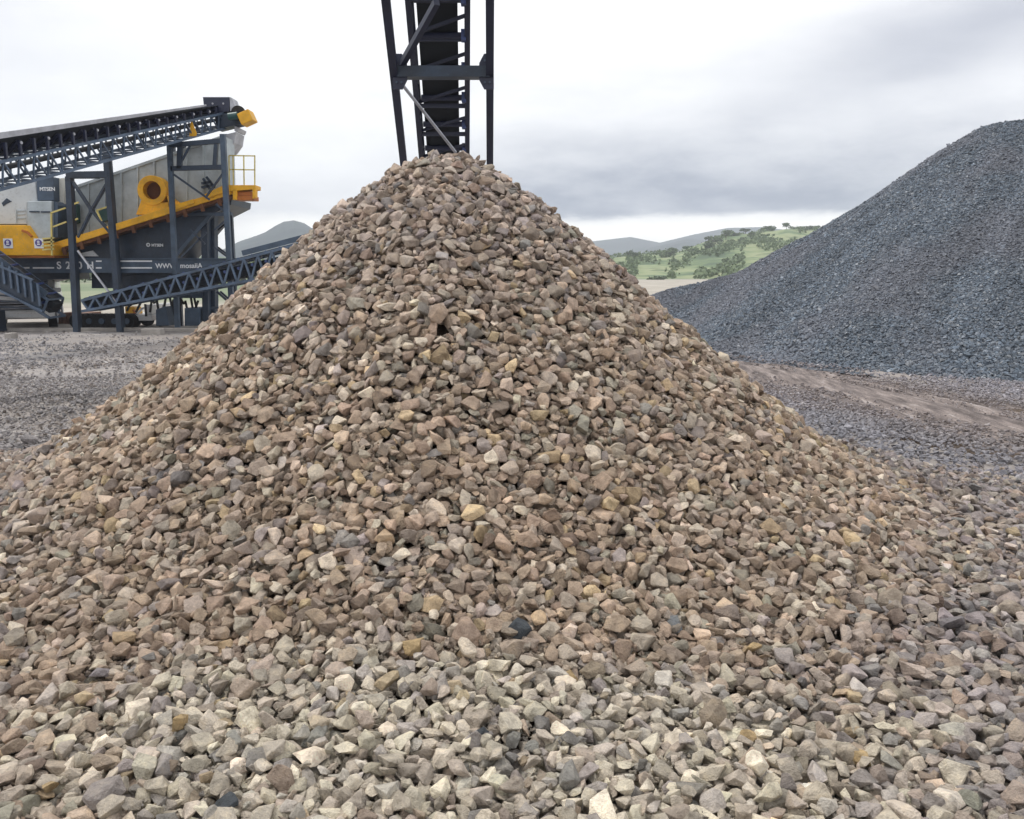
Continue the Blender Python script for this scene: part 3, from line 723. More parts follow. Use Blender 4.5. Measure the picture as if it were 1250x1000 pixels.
for k in range(22):
    t = (k + .35) / 22; a, b = lerp(LT, LH, t), lerp(RT, RH, t)
    mb = MB().tube(lerp(a, b, .10) - Z3 * -.02, lerp(a, b, .90) + Z3 * .02, .045, 10)
    ro = mb.build('return_roller', M['navy'], root)
    e = lerp(a, b, .905); bb = MB().box((e.x - .01, e.y - .07, e.z - .05), (e.x + .055, e.y + .07, e.z + .09)); bb.build('bracket', M['blue'], ro)
c = lerp(LH, RH, .5)
MB().tube(lerp(LH, RH, .08) + Z3 * .27, lerp(LH, RH, .9) + Z3 * .27, .26, 20).build('head_pulley', M['black'], root)
s0, s1, q0, q1 = P(471, 0, 10.2), P(492, 192, 12.65), P(598, 0, 10.2), P(598, 192, 12.65)
mb = MB()
for a, b in ((s0, s1), (q0, q1)):
    tu = .98; d = b - a; end = b + d * ((b.z - .62) / -d.z)
    o = MB().bar(a - d * tu, end, .095, .11).build('strut', M['navy'], root)
def ont(a, b, y): t = (y - a.y) / (b.y - a.y); return lerp(a, b, t)
cl, cr = P(485, 89, 11.25), P(598, 89, 11.25)
MB().bar(cl, cr, .20, .13).build('cross_beam', M['slate'], root)
mb = MB()
for c_, s in ((cl, 1), (cr, -1)):
    c_ = c_ + Vector((s * .03, 0, 0)); hex_ = [(-.02, -.21), (.10, -.21), (.16, -.1), (.16, .1), (.10, .21), (-.02, .21)]
    mb.prism([c_ + Vector((s * (hx - .06), -.07, hz)) for hx, hz in hex_], (0, .02, 0))
gp = mb.build('gusset_plate', M['navy'], root); mb = MB()
for c_, s in ((cl, 1), (cr, -1)):
    for bx in (.03, .09):
        for bz in (-.13, .0, .13): q = c_ + Vector((s * bx - s * .03, -.075, bz)); mb.tube(q, q + Vector((0, -.018, 0)), .014, 6)
mb.build('bolt', M['slate_light'], gp)
MB().bar(P(490, 80, 11.2), P(533, 3, 10.3), .07).build('diagonal_brace', M['navy'], root)
MB().tube(P(490, 102, 11.35), P(556, 186, 12.5), .021, 10).build('tie_rod', M['rod'], root)
ax0, ax1 = ont(s0, s1, 17.3), ont(q0, q1, 17.3); ax0.z = ax1.z = .55
MB().bar(ax0 - Vector((.35, 0, 0)), ax1 + Vector((.35, 0, 0)), .14).build('axle', M['navy'], root)
for a, s in ((ax0, -1), (ax1, 1)):
    c_ = a + Vector((s * .35, 0, 0)); w = MB().ring(c_, (s, 0, 0), .53, .28, .26, 28).build('wheel', M['black'], root)
    MB().tube(c_ + Vector((s * .05, 0, 0)), c_ + Vector((s * .2, 0, 0)), .28, 20).build('rim', M['steel'], w)
for q in (LT, RT): MB().bar(q + Vector((0, 0, .1)), Vector((q.x, q.y, 0)), .1).build('tail_leg', M['navy'], root)

# ---------------------------------- screening plant (side on)
Yn = 24.2
def poly(mb, pts, D, th): return mb.prism([P(a, b, D) for a, b in pts], (0, th, 0))
root = empty('screening_plant', (P(150, 400, Yn).x, Yn + 1, 0), 'long slate and yellow mobile screening plant with lettered chassis behind the yard', 'screening plant')
poly(MB(), [(94, 226), (272, 165), (274, 234), (205, 258), (72, 300), (80, 262)], Yn + .35, 1.0).build('screen_box', M['steel'], root, .02)
mb = MB()
for k in range(9):
    x = 108 + k * 20; yt = 221 - (x - 108) * .335; yb = 287 - (x - 108) * .30
    mb.bar(P(x, yt + 3, Yn + .33), P(x, yb, Yn + .33), .05, .05)
mb.bar(P(94, 228, Yn + .33), P(272, 167, Yn + .33), .07)
mb.build('stiffener_rib', M['steel'], root)
# walkway beam
mb = MB(); poly(mb, [(64, 297), (283, 229), (283, 237), (64, 306)], Yn - .25, .5)
wb = mb.build('walkway_beam', M['yellow'], root, .01)
mb = MB(); poly(mb, [(64, 306.5), (283, 237.5), (283, 241), (64, 311)], Yn - .2, .4)
for k in range(10):
    x = 78 + k * 21; y = 304 - (x - 78) * .315
    mb.bar(P(x, y - 2, Yn - .3), P(x + 2, y + 7, Yn - .3), .09, .06)
mb.build('beam_bracket', M['brown'], wb)
# vibrating drive
c_ = P(188, 233, Yn + .1)
dh = MB().ring(c_ + Vector((0, -.15, 0)), (0, 1, 0), .40, .245, .5, 28); dh = dh.build('drive_housing', M['yellow'], root, .01)
MB().tube(c_ + Vector((0, .12, 0)), c_ + Vector((0, .3, 0)), .244, 24).build('drive_bore', M['brown'], dh)
mb = MB(); poly(mb, [(173, 243), (180, 249), (205, 247), (206, 254), (178, 262), (166, 262)], Yn - .02, .35)
poly(mb, [(203, 238), (214, 246), (226, 250), (208, 256)], Yn - .02, .35)
mb.build('drive_pedestal', M['yellow'], dh)
# yellow catwalk pieces along the beam
mb = MB(); poly(mb, [(213, 250), (236, 243), (237, 248), (214, 256)], Yn - .3, .3); poly(mb, [(248, 238), (271, 227), (273, 235), (250, 243)], Yn - .3, .35)
mb.build('side_guard', M['yellow'], root)
mb = MB()
for a, b in (((246, 224), (258, 222)), ((246, 229), (260, 226)), ((248, 218), (256, 231)), ((252, 216), (262, 229))): mb.bar(P(*a, Yn + .2), P(*b, Yn + .2), .06)
mb.build('access_step', M['slate'], root)
# end platform with railing
mb = MB(); poly(mb, [(276, 226), (312, 226), (312, 231), (276, 234)], Yn - .3, .5)
poly(mb, [(284, 232), (289, 231), (289, 244), (284, 244)], Yn - .3, .2); poly(mb, [(308, 230), (312, 230), (312, 241), (308, 243)], Yn - .3, .2)
ep = mb.build('end_platform', M['yellow'], root, .01)
mb = MB(); poly(mb, [(289.2, 234), (307.8, 234), (307.8, 239), (289.2, 239)], Yn - .2, .4); poly(mb, [(287, 239.3), (310, 239.3), (310, 244.5), (287, 244.5)], Yn - .25, .45)
mb.build('platform_underside', M['orange'], ep)
mb = MB()
for D in (Yn - .25, Yn + .15):
    for x in (280, 285, 298, 311): mb.bar(P(x, 227, D), P(x - .5 if x < 300 else x, 190, D), .03)
    mb.bar(P(280, 190, D), P(311, 190.5, D), .03); mb.bar(P(281, 207, D), P(311, 207.5, D), .03)
for y in (190.3, 207.3): mb.bar(P(311, y, Yn - .25), P(311, y, Yn + .15), .03); mb.bar(P(280, y, Yn - .25), P(280, y, Yn + .15), .03)
mb.build('railing', M['railyellow'], ep)
# fines hopper below the beam
mb = MB(); poly(mb, [(72, 311), (283, 242), (282, 250), (258, 262), (213, 316), (72, 316)], Yn + .25, 1.8)
hp = mb.build('hopper', M['slate'], root, .01)
mb = MB(); poly(mb, [(99, 309), (113, 306), (120, 313), (100, 313)], Yn + .22, .03); mb.build('white_notice', M['white'], hp)
mb = MB(); mb.bar(P(258, 262, Yn + .24), P(212, 316, Yn + .24), .09); mb.bar(P(215, 262, Yn + .2), P(283, 261, Yn + .2), .08)
poly(mb, [(222, 256), (250, 247), (248, 256), (222, 262)], Yn + .1, .13); mb.build('hopper_rib', M['slate_light'], hp)
lx = P(181, 299, Yn + .24); MB().ring(lx, (0, -1, 0), .055, .028, .012, 20).build('round_emblem', M['white'], hp)
text('MTSEN', .105, P(185, 301, Yn + .235), M['white'], hp, bold=.003)
# chassis
mb = MB(); poly(mb, [(-80, 316.5), (300, 316.5), (300, 332), (-80, 332)], Yn, .22); mb.box(tuple(P(-80, 332, Yn + 1.7)), tuple(P(300, 316.5, Yn + 1.95)))
mb.bar(P(-80, 332.5, Yn + .02), P(300, 332.5, Yn + .02), .12, .03); mb.bar(P(-80, 316, Yn + .02), P(300, 316, Yn + .02), .12, .03)
for k in range(7): mb.bar(P(-40 + k * 52, 325, Yn + .2), P(-40 + k * 52, 325, Yn + 1.8), .12)
ch = mb.build('chassis', M['slate_light'], root)
mb = MB()
for x0, x1, ys in ((40, 66, (327,)), (15, 36, (327,)), (117, 124, (318.8, 327)), (136, 140, (318.8, 327)), (147, 185.5, (318.8, 327)), (268, 274, (327,))):
    for y in ys: mb.prism([P(x0, y + 1, Yn - .008), P(x1, y + 1, Yn - .008), P(x1, y - .8, Yn - .008), P(x0, y - .8, Yn - .008)], (0, .006, 0))
mb.build('white_stripe', M['white'], ch)
text('S', .28, P(69.5, 328.2, Yn - .006), M['white'], ch, bold=.006); text('2', .28, P(80.5, 328.2, Yn - .006), M['white'], ch, bold=.006)
text('0', .28, P(94.5, 328.2, Yn - .006), M['white'], ch, bold=.006); text('H', .28, P(106, 328.2, Yn - .006), M['white'], ch, bold=.006)
text('WWW', .185, P(190, 327.4, Yn - .006), M['white'], ch, bold=.004); text('mosaiiA', .19, P(220, 327.2, Yn - .006), M['white'], ch, bold=.004)
# body above the chassis front: yellow bin, cabinets, tower
mb = MB(); poly(mb, [(-70, 275), (32, 275), (46, 296), (66, 299), (66, 312), (-70, 312)], Yn - .6, 1.9)
yb = mb.build('yellow_bin', M['yellow'], root, .015)
mb = MB(); poly(mb, [(-70, 312.2), (66, 312.2), (66, 314.5), (-70, 314.5)], Yn - .55, 1.8); mb.bar(P(27, 281.5, Yn - .62), P(34, 284, Yn - .62), .06); mb.bar(P(34, 284, Yn - .62), P(39, 289, Yn - .62), .06)
mb.build('bin_trim', M['orange'], yb)
for x, y in ((10, 297.5), (47.5, 297.5)):
    c_ = P(x, y, Yn - .61); sg = MB().box((c_.x - .125, c_.y - .01, c_.z - .125), (c_.x + .125, c_.y - .002, c_.z + .135)).build('warning_sign', M['white'], yb)
    MB().tube(c_ + Vector((0, -.022, .02)), c_ + Vector((0, -.012, .02)), .092, 20).build('violet_disc', M['purple'], sg)
    mm = MB().ring(c_ + Vector((0, -.024, .045)), (0, -1, 0), .034, .012, .005, 12); mm.box((c_.x - .04, c_.y - .028, c_.z - .035), (c_.x + .04, c_.y - .024, c_.z - .0)); mm.build('white_symbol', M['white'], sg)
mb = MB(); poly(mb, [(-60, 247), (-60, 232), (43, 221), (46, 246), (33, 248), (33, 274), (-60, 274)], Yn - .1, 1.4); mb.build('engine_cover', M['palesteel'], root, .02)
mb = MB(); poly(mb, [(2, 248), (8, 242), (14, 246), (8, 249), (4, 252)], Yn - .115, .012); mb.build('arrow_mark', M['slate'], root)
mb = MB()
for y in (258, 262, 267): mb.bar(P(20, y, Yn - .12), P(31, y - .6, Yn - .12), .02)
mb.bar(P(20, 256, Yn - .12), P(20, 273, Yn - .12), .02); mb.build('pipework', M['steel'], root)
mb = MB(); poly(mb, [(33, 245.5), (63, 245.5), (63, 290), (46, 296), (33, 276)], Yn - .4, .9)
cb = mb.build('control_cabinet', M['steel'], root, .02)
mb = MB(); mb.bar(P(36, 258.5, Yn - .42), P(48, 258.5, Yn - .42), .035); mb.bar(P(50, 258.8, Yn - .42), P(61, 258.8, Yn - .42), .035); mb.build('cabinet_vent', M['slate'], cb)
mb = MB(); poly(mb, [(63.3, 246), (68, 246), (70.5, 251), (70.5, 290), (63.3, 290)], Yn - .3, .7); mb.build('side_cabinet', M['slate_light'], root)
mb = MB(); poly(mb, [(44.5, 218), (65, 216), (66, 245), (45.5, 245)], Yn - .2, .6); tw = mb.build('sign_tower', M['slate_light'], root, .01)
text('MTSEN', .135, P(48.5, 233, Yn - .206), M['white'], tw, bold=.004)
mb = MB(); poly(mb, [(66, 219), (77, 217), (78, 250), (71, 256), (68, 245)], Yn + .1, .5); mb.build('cream_panel', M['cream'], root, .01)
# yellow stair rail left
for seg in ((((62.5, 260), (63.5, 312)), ((62.5, 260), (80, 254)), ((65, 277), (81, 271))), (((88, 250), (96, 247)),), (((88, 270), (95, 267)),), (((118, 257), (133, 252)), ((118, 257), (124, 270)))):
    mb = MB()
    for a, b in seg: mb.bar(P(*a, Yn - .7), P(*b, Yn - .7), .04)
    mb.build('stair_rail', M['railyellow'], root)
for k in range(4): MB().bar(P(52, 305 - k * 4.5, Yn - .7), P(66, 304 - k * 4.5, Yn - .7), .04).build('stair_rung', M['railyellow'], root)
[poly(MB(), p_, Yn + .12, .2).build('dark_hatch', M['green'], root) for p_ in ([(66, 262), (80, 257), (80, 290), (66, 297)], [(88, 250), (93, 249), (94, 272), (88, 274)], [(120, 256), (132, 252), (132, 268), (124, 271)])]
# legs, tracks, gear under the chassis
for x0, x1, y0, y1, D in ((245, 253, 250, 392, Yn + .3), (253.5, 261.5, 250, 392, Yn + .6), (52, 58, 332, 388, Yn + .5)):
    MB().prism([P(x0, y0, D), P(x1, y0, D), P(x1 + 1, y1, D), P(x0 + 2, y1, D)], (0, .3, 0)).build('leg', M['slate'], root)
mb = MB(); poly(mb, [(36, 332.6), (84, 332.6), (84, 341), (60, 341), (44, 345), (36, 345)], Yn + .4, 1.2); poly(mb, [(112, 332.6), (212, 332.6), (212, 341), (150, 352), (112, 352)], Yn + .5, 1.3)
poly(mb, [(213, 350), (247, 350), (247, 364), (213, 364)], Yn + .2, 1.2); mb.build('underframe', M['slate'], root)
pb = MB(); poly(pb, [(225, 376), (244, 376), (244, 398), (225, 398)], Yn + .2, .9); poly(pb, [(190, 378), (202, 374), (206, 398), (190, 398)], Yn - .1, .9); pb.build('generator_box', M['slate_light'], root, .02)
mb = MB()
for k in range(18):
    x = 157 + k * 5.0 + random.uniform(-1, 1); y0 = random.uniform(357, 372); mb.bar(P(x, y0, Yn + .4), P(x + random.uniform(-8, 8), y0 + random.uniform(8, 26), Yn + .4), .05)
mb.build('hydraulic_hose', M['black'], root)
def track(root, xa, xb, yt, D, w):
    a, b = P(xa, yt, D), P(xb, yt, D); r_ = (a.z - .0) / 2; zc = r_
    pts = []
    for k in range(13): t = math.pi / 2 + math.pi * k / 12; pts.append(Vector((a.x + r_ + r_ * math.cos(t), D, zc + r_ * math.sin(t))))
    for k in range(13): t = -math.pi / 2 + math.pi * k / 12; pts.append(Vector((b.x - r_ + r_ * math.cos(t), D, zc + r_ * math.sin(t))))
    mb = MB().prism(pts, (0, w, 0)); 
    L = len(pts)
    for k in range(L):
        p, q = pts[k], pts[(k + 1) % L]; n_ = max(1, int((q - p).length / .14))
        for j in range(n_): c_ = lerp(p, q, (j + .5) / n_); mb.bar(c_ + Vector((0, -.03, 0)), c_ + Vector((0, w + .03, 0)), .07)
    t_ = mb.build('crawler_track', M['black'], root)
    mb = MB()
    for k in range(5): c_ = Vector((lerp(a.x + r_, b.x - r_, k / 4), D - .045, zc)); mb.tube(c_, c_ + Vector((0, .04, 0)), r_ * .5, 14)
    mb.build('track_roller', M['slate_light'], t_)
track(root, 86, 162, 385, Yn + .4, .45); 
# ---------------------------------- overhead feed conveyor
def at(px, py, px0=0., D0=17.5, px1=290., D1=26.2):
    iv = lerp(1 / D0, 1 / D1, (px - px0) / (px1 - px0)); return P(px, py, 1 / iv)
root = empty('feed_conveyor', (P(140, 400, 23).x, 23, 0), 'long lattice feed conveyor climbing above the screening plant to a dark hooded head', 'conveyor')
lA, lB, uA, uB = at(-60, 248), at(286, 153.5), at(-60, 211), at(286, 135.5)
dirv = (lB - lA); dirv.z = 0; dirv.normalize(); perp = Vector((-dirv.y, dirv.x, 0))
if perp.y < 0: perp = -perp
WD = perp * .95
mb = MB(); truss(mb, lA, lB, uA, uB, 24, .032, .06); truss(mb, lA + WD, lB + WD, uA + WD, uB + WD, 24, .032, .06)
for k in range(25):
    mb.bar(lerp(lA, lB, k / 24), lerp(lA, lB, k / 24) + WD, .035); mb.bar(lerp(uA, uB, k / 24), lerp(uA, uB, k / 24) + WD, .04)
    if k < 24: mb.bar(lerp(lA, lB, k / 24), lerp(lA, lB, (k + 1) / 24) + WD, .03)
mb.build('truss_frame', M['lattice'], root)
mb = MB()
tp0, tp1 = at(-60, 179), at(262, 130)
up0, up1 = tp0 - uA, tp1 - lerp(uA, uB, .93)
# belt trough: near lip high, dropping to centre, far lip high
n0, n1_ = tp0 + perp * .02, tp1 + perp * .02
low0, low1 = uA + WD * .32 + Z3 * .16, uB + WD * .32 + Z3 * .16; low2, low3 = uA + WD * .68 + Z3 * .16, uB + WD * .68 + Z3 * .16
f0, f1 = n0 + WD, n1_ + WD
for q in ([n0, low0, low1, n1_], [low0, low2, low3, low1], [low2, f0, f1, low3]): mb.prism(q, Z3 * .015)
mb.prism([uA + WD * .15 - Z3 * .2, uA + WD * .85 - Z3 * .2, uB + WD * .85 - Z3 * .2, uB + WD * .15 - Z3 * .2], Z3 * .015)
mb.build('belt', M['belt'], root)
c0, c1, c2, c3 = at(-60, 179), at(-60, 170), at(252, 127.6), at(252, 129.6)
MB().prism([c0, c3, c2, c1], perp * .04).build('belt_cover', M['cover'], root)
for k in range(26):
    t = (k + .5) / 26; a = lerp(uA, uB, t); h_ = lerp(up0, up1, t); ib = MB()
    ib.bar(a, a + Z3 * max(.2, h_.z * .82), .05, .07); ib.bar(a + WD, a + WD + Z3 * max(.2, h_.z * .82), .05, .07)
    ib.tube(a + Z3 * h_.z * .75 + perp * .04, a + Z3 * .1 + WD * .33, .05, 10); ib.tube(a + Z3 * .1 + WD * .34, a + Z3 * .1 + WD * .66, .05, 10); ib.tube(a + Z3 * .1 + WD * .67, a + WD + Z3 * h_.z * .75, .05, 10)
    ib.build('idler', M['navy'], root)
    e = a + Z3 * h_.z * .70; MB().tube(e - perp * .05, e - perp * .01, .03, 8).build('idler_cap', M['cover'], root) if k % 2 == 0 else None
Dh = 25.4
mb = MB(); poly(mb, [(247.5, 118.5), (280, 118.5), (280, 136), (250, 141)], Dh, .5)
hd = mb.build('head_hood', M['navy'], root, .01)
mb = MB(); poly(mb, [(280.3, 118.5), (283, 119.5), (288, 134), (281, 136)], Dh, .5); mb.build('hood_end', M['cover'], hd)
mb = MB(); [mb.tube(P(x, 126.5, Dh - .012), P(x, 126.5, Dh + .01), .028, 8) for x in (259.5, 272.5)]; mb.build('bolt', M['cover'], hd)
MB().tube(P(291, 138, Dh - .1), P(291, 138, Dh + 1.0), .2, 20).build('head_pulley', M['black'], root)
poly(MB(), [(262, 141), (292, 136), (293, 151), (264, 158)], Dh - .05, .5).build('head_plate', M['slate'], root, .01)
mt_ = MB().tube(P(279, 142.5, Dh - .3), P(290, 141, Dh - .3), .10, 14); mt_.build('motor', M['green'], root)
mb = MB(); c_ = P(299, 142.5, Dh - .35); a_ = Vector((.30, 0, .13)).normalized(); b_ = Vector((-a_.z, 0, a_.x))
mb.prism([c_ - a_ * .19 - b_ * .16, c_ + a_ * .17 - b_ * .16, c_ + a_ * .17 + b_ * .16, c_ - a_ * .19 + b_ * .16], (0, .5, 0)); mb.build('drive_guard', M['yellow'], root, .02)
mb = MB(); poly(mb, [(233, 145.5), (240, 163), (239, 166), (231, 167)], 23.9, .03); mb.build('triangular_guard', M['yellow'], root)
mb = MB(); poly(mb, [(276, 164), (288, 161), (286, 174), (279, 184), (275, 186)], Dh, .8); poly(mb, [(286, 153), (292, 156), (290, 161), (286, 160)], Dh, .7); mb.build('discharge_chute', M['cover'], root, .01)
# portal support
def leg(a, b, w, name='leg', m='slate'): return MB().bar(a, b, w, w).build(name, M[m], root)
for D, dz in ((22.6, 0), (24.05, 0)):
    fx = lambda x: x + (0 if D < 23 else 2)
    gy_ = 407 if D < 23 else 402
    leg(P(fx(84), 216, D), P(fx(94), gy_, D), .14); leg(P(fx(129), 176, D), P(fx(147), gy_, D), .14)
    MB().bar(P(fx(82), 214, D), P(fx(133), 213, D), .16).build('top_beam', M['slate'], root); mb = MB(); mb.bar(P(fx(88), 222, D), P(fx(111), 257, D), .05); mb.bar(P(fx(111), 257, D), P(fx(131), 222, D), .05); mb.bar(P(fx(111), 257, D), P(fx(95), 290, D), .05)
    mb.bar(P(fx(111), 257, D), P(fx(137), 288, D), .05); mb.box(tuple(P(fx(109), 260, D) - Vector((0, .03, 0))), tuple(P(fx(113), 254, D) + Vector((0, .03, 0))))
    mb.build('cross_brace', M['slate'], root)
MB().bar(P(95, 306, 22.5), P(142, 369, 22.5), .045).build('tie_rod', M['rod'], root)
MB().bar(P(85, 216, 22.7), P(85 * .94 + 40, 216, 24.0), .1).build('side_beam', M['slate'], root)
# head support tower
for D, s, ye in ((23.6, 0, 404), (25.6, 4, 398)):
    leg(P(207 + s, 177, D), P(217 + s, ye, D), .12, m='slate_light' if s == 0 else 'slate'); leg(P(272 + s, 164, D), P(284 + s, ye - 8, D), .13, m='slate_light' if s == 0 else 'slate')
    for nm, a, b, c, d, w_ in (('tower_beam', 207, 177.5, 272, 172, .12), ('tower_beam', 209, 206, 275, 204, .12), ('cross_brace', 212, 213, 256, 244, .05), ('cross_brace', 220, 200, 232, 178, .05),
            ('tower_post', 262, 206, 264, 176, .1), ('tower_post', 219, 206, 220, 178, .12), ('cross_brace', 275, 208, 252, 240, .05), ('cross_brace', 278, 262, 264, 249, .05), ('cross_brace', 277, 268, 262, 281, .05),
            ('cross_brace', 262, 302, 281, 316, .05), ('cross_brace', 232, 280, 250, 298, .045), ('cross_brace', 252, 284, 221, 314, .045), ('cross_brace', 265, 356, 283, 372, .06), ('tower_beam', 258, 376, 286, 376, .07), ('tower_beam', 262, 262, 278, 262, .09)):
        MB().bar(P(a + s, b, D), P(c + s, d, D), w_).build(nm, M['slate'], root)
MB().bar(P(207, 178, 23.65), P(213, 178, 25.6), .1).build('side_beam', M['slate'], root); MB().bar(P(272, 173, 23.65), P(276, 173, 25.6), .1).build('side_beam', M['slate'], root)
# ---------------------------------- product conveyor in front of the chassis
def lattice_conveyor(name, label, lo0, lo1, hi0, hi1, n, perp, w, leg_px, cat='conveyor'):
    root = empty(name, (lo0.x, lo0.y, 0), label, cat); WD = perp * w
    mb = MB(); truss(mb, lo0, lo1, hi0, hi1, n, .05, .065, 'W'); truss(mb, lo0 + WD, lo1 + WD, hi0 + WD, hi1 + WD, n, .05, .065, 'W')
    for k in range(n + 1): mb.bar(lerp(lo0, lo1, k / n), lerp(lo0, lo1, k / n) + WD, .05); mb.bar(lerp(hi0, hi1, k / n), lerp(hi0, hi1, k / n) + WD, .05)
    mb.build('truss_frame', M['lattice'], root)
    mb = MB(); z_ = Z3 * .03
    a, b = hi0 + WD * .1 + z_ * 1.5, hi1 + WD * .1 + z_ * 1.5; c_, d = hi0 + WD * .35 + z_ * .5, hi1 + WD * .35 + z_ * .5; e, f_ = hi0 + WD * .65 + z_ * .5, hi1 + WD * .65 + z_ * .5; g_, h_ = hi0 + WD * .9 + z_ * 1.5, hi1 + WD * .9 + z_ * 1.5
    for q in ([a, c_, d, b], [c_, e, f_, d], [e, g_, h_, f_]): mb.prism(q, Z3 * .015)
    q = -Z3 * .28; mb.prism([hi0 + WD * .15 + q, hi0 + WD * .85 + q, hi1 + WD * .85 + q, hi1 + WD * .15 + q], Z3 * .015)
    mb.build('belt', M['belt'], root)
    MB().bar(lerp(hi0, hi1, .54) + Z3 * .14, hi1 + Z3 * .14, .03, .13).build('skirt_board', M['slate_light'], root)
    if cat == 'conveyor': MB().bar(lerp(hi0, lo0, .5) + WD * .5, lerp(hi1, lo1, .5) + WD * .5, .5, .30).build('return_trough', M['belt'], root)
    for k in range(n):
        t = (k + .5) / n; p = lerp(hi0, hi1, t); ib = MB().bar(p, p + z_ * 1.3, .05, .06).tube(p + z_ + WD * .08, p + z_ * .3 + WD * .35, .04, 8).tube(p + z_ * .3 + WD * .36, p + z_ * .3 + WD * .64, .04, 8).tube(p + z_ * .3 + WD * .65, p + z_ + WD * .92, .04, 8)
        ib.tube(p - Z3 * .2 + WD * .05, p - Z3 * .2 + WD * .95, .04, 8)
        ib.build('idler', M['blue'], root)
    for (t, off) in leg_px:
        for w_ in (0, 1):
            p = lerp(lo0, lo1, t) + WD * w_; MB().bar(p, Vector((p.x + off, p.y, 0)), .09).build('leg', M['slate'], root)
    return root
D = 22.4
lattice_conveyor('product_conveyor', 'blue-grey lattice product conveyor rising from the plant to behind the tan heap', P(100, 380, D), P(470, 312, D - .6), P(100, 367, D), P(470, 271, D - .6), 22, Vector((.1, .995, 0)), .8, [(.97, .1)])
# dark side conveyor at the left edge
r_ = lattice_conveyor('side_conveyor', 'dark side conveyor sloping down to the ground at the left edge of the plant', P(-90, 296, 22.4), P(60, 388, 22.6), P(-90, 258, 22.4), P(58, 366, 22.6), 9, Vector((-.1, .995, 0)), 1.0, [(.2, 0)])
mb = MB(); poly(mb, [(-60, 312), (20, 327), (40, 343), (50, 378), (-2, 352), (-60, 330)], 22.3, .05); 
mb.build('side_panel', M['slate'], r_)
for k in range(11):
    x = -40 + k * 8.6; y = 318 + max(0, x) * .62; mb = MB().bar(P(x, y, 22.26), P(x + 3, y + 27, 22.26), .05); mb.build('panel_rib', M['lattice'], r_)
MB().bar(P(-60, 326, 22.24), P(52, 380, 22.24), .05).build('panel_rail', M['lattice'], r_); MB().bar(P(-60, 300, 22.24), P(40, 342, 22.24), .05).build('panel_rail', M['lattice'], r_)
mb = MB()
for k in range(5): mb.bar(P(-20, 345 + k * 7, 22.9), P(16 + k * 7, 349 + k * 7, 22.9), .05)
mb.box(tuple(P(-40, 405, 22.5)), tuple(P(6, 378, 22.9))); mb.build('tail_frame', M['slate'], r_)

# ---------------------------------- odds and ends around the plant
def car(D=23.55):
    xl, xr = P(-8, 380, D).x, P(52, 380, D).x; xc = (xl + xr) / 2; w = .86; g = .0
    t = empty('parked_car', (xc, D, g), 'white car facing the yard, half hidden behind the dark side conveyor', 'car')
    def pr(pr_pts, x0, x1): return MB().prism([Vector((x0, D + a, b)) for a, b in pr_pts], (x1 - x0, 0, 0))
    side = [(0, .28), (0, .62), (.12, .86), (1.1, .98), (1.75, 1.42), (3.1, 1.46), (3.9, 1.0), (4.2, .9), (4.25, .35), (4.1, .26)]
    bo = pr(side, xc - w, xc + w).build('body', M['carwhite'], t, .05)
    pr([(1.18, 1.0), (1.72, 1.38), (1.74, 1.40), (1.14, .985)], xc - w * .85, xc + w * .85).build('windscreen', M['glass'], t)
    MB().box((xc - w * 1.01, D - .06, .30), (xc + w * 1.01, D + .1, .50)).build('bumper', M['carwhite'], t, .03)
    gl = MB().box((xc - .42, D - .012, .52), (xc + .42, D + .02, .78)).build('grille', M['black'], t)
    mb = MB(); [mb.box((xc - .40, D - .03, .55 + k * .075), (xc + .40, D - .016, .58 + k * .075)) for k in range(3)]; mb.build('grille_bar', M['cover'], gl)
    MB().box((xc - .30, D - .075, .34), (xc + .30, D - .062, .42)).build('number_plate', M['white'], t); t.rotation_euler.z = math.radians(24)
    for s in (-1, 1):
        MB().box((xc + s * .66 - .16, D - .02, .58), (xc + s * .66 + .16, D + .06, .76)).build('headlight', M['cover'], t, .03)
        for yy in (.85, 3.35):
            c_ = Vector((xc + s * (w - .2), D + yy, .31)); wl = MB().tube(c_, c_ + Vector((s * .22, 0, 0)), .31, 20).build('wheel', M['black'], t)
            MB().tube(c_ + Vector((s * .2, 0, 0)), c_ + Vector((s * .235, 0, 0)), .19, 16).build('rim', M['cover'], wl)
        MB().box((xc + s * (w + .02) - .09, D + 1.2, .98), (xc + s * (w + .1) + .05, D + 1.32, 1.1)).build('mirror', M['carwhite'], t, .02)
car()
def trailer(D=24.9):
    x0, x1 = P(151, 395, D).x, P(186, 395, D).x
    t = empty('flat_trailer', ((x0 + x1) / 2, D, 0), 'low white trailer bed standing between the legs of the plant', 'trailer')
    MB().box((x0, D, .16), (x1, D + 1.5, .34)).build('deck', M['carwhite'], t, .02)
    MB().box((x1 - .16, D, .345), (x1, D + 1.5, .62)).build('headboard', M['carwhite'], t, .02)
    mb = MB(); mb.bar((x0 + .3, D + .2, .34), (x0 + .5, D + .2, .52), .05).bar((x0 + .5, D + .2, .52), (x1 - .16, D + .2, .5), .05); mb.build('rail', M['carwhite'], t)
    for x in (x0 + .2, x1 - .22): MB().tube((x, D + .1, .17), (x, D + .3, .17), .165, 16).build('wheel', M['black'], t)
trailer()
D = 24.8; c_ = P(196, 396, D)
t = empty('tool_cart', (c_.x, D, 0), 'small red-bottomed white cart beside the white trailer under the plant', 'cart')
MB().box((c_.x - .1, D, .10), (c_.x + .14, D + .5, .27)).build('tray', M['red'], t, .02); MB().box((c_.x - .1, D, .275), (c_.x + .12, D + .5, .36)).build('box', M['carwhite'], t, .02)
MB().bar((c_.x, D + .05, .36), (c_.x + .1, D + .05, .62), .03).build('handle', M['cover'], t)
for s in (0, .42): MB().tube((c_.x - .02, D + s, .075), (c_.x - .02, D + s + .06, .075), .075, 12).build('wheel', M['black'], t)
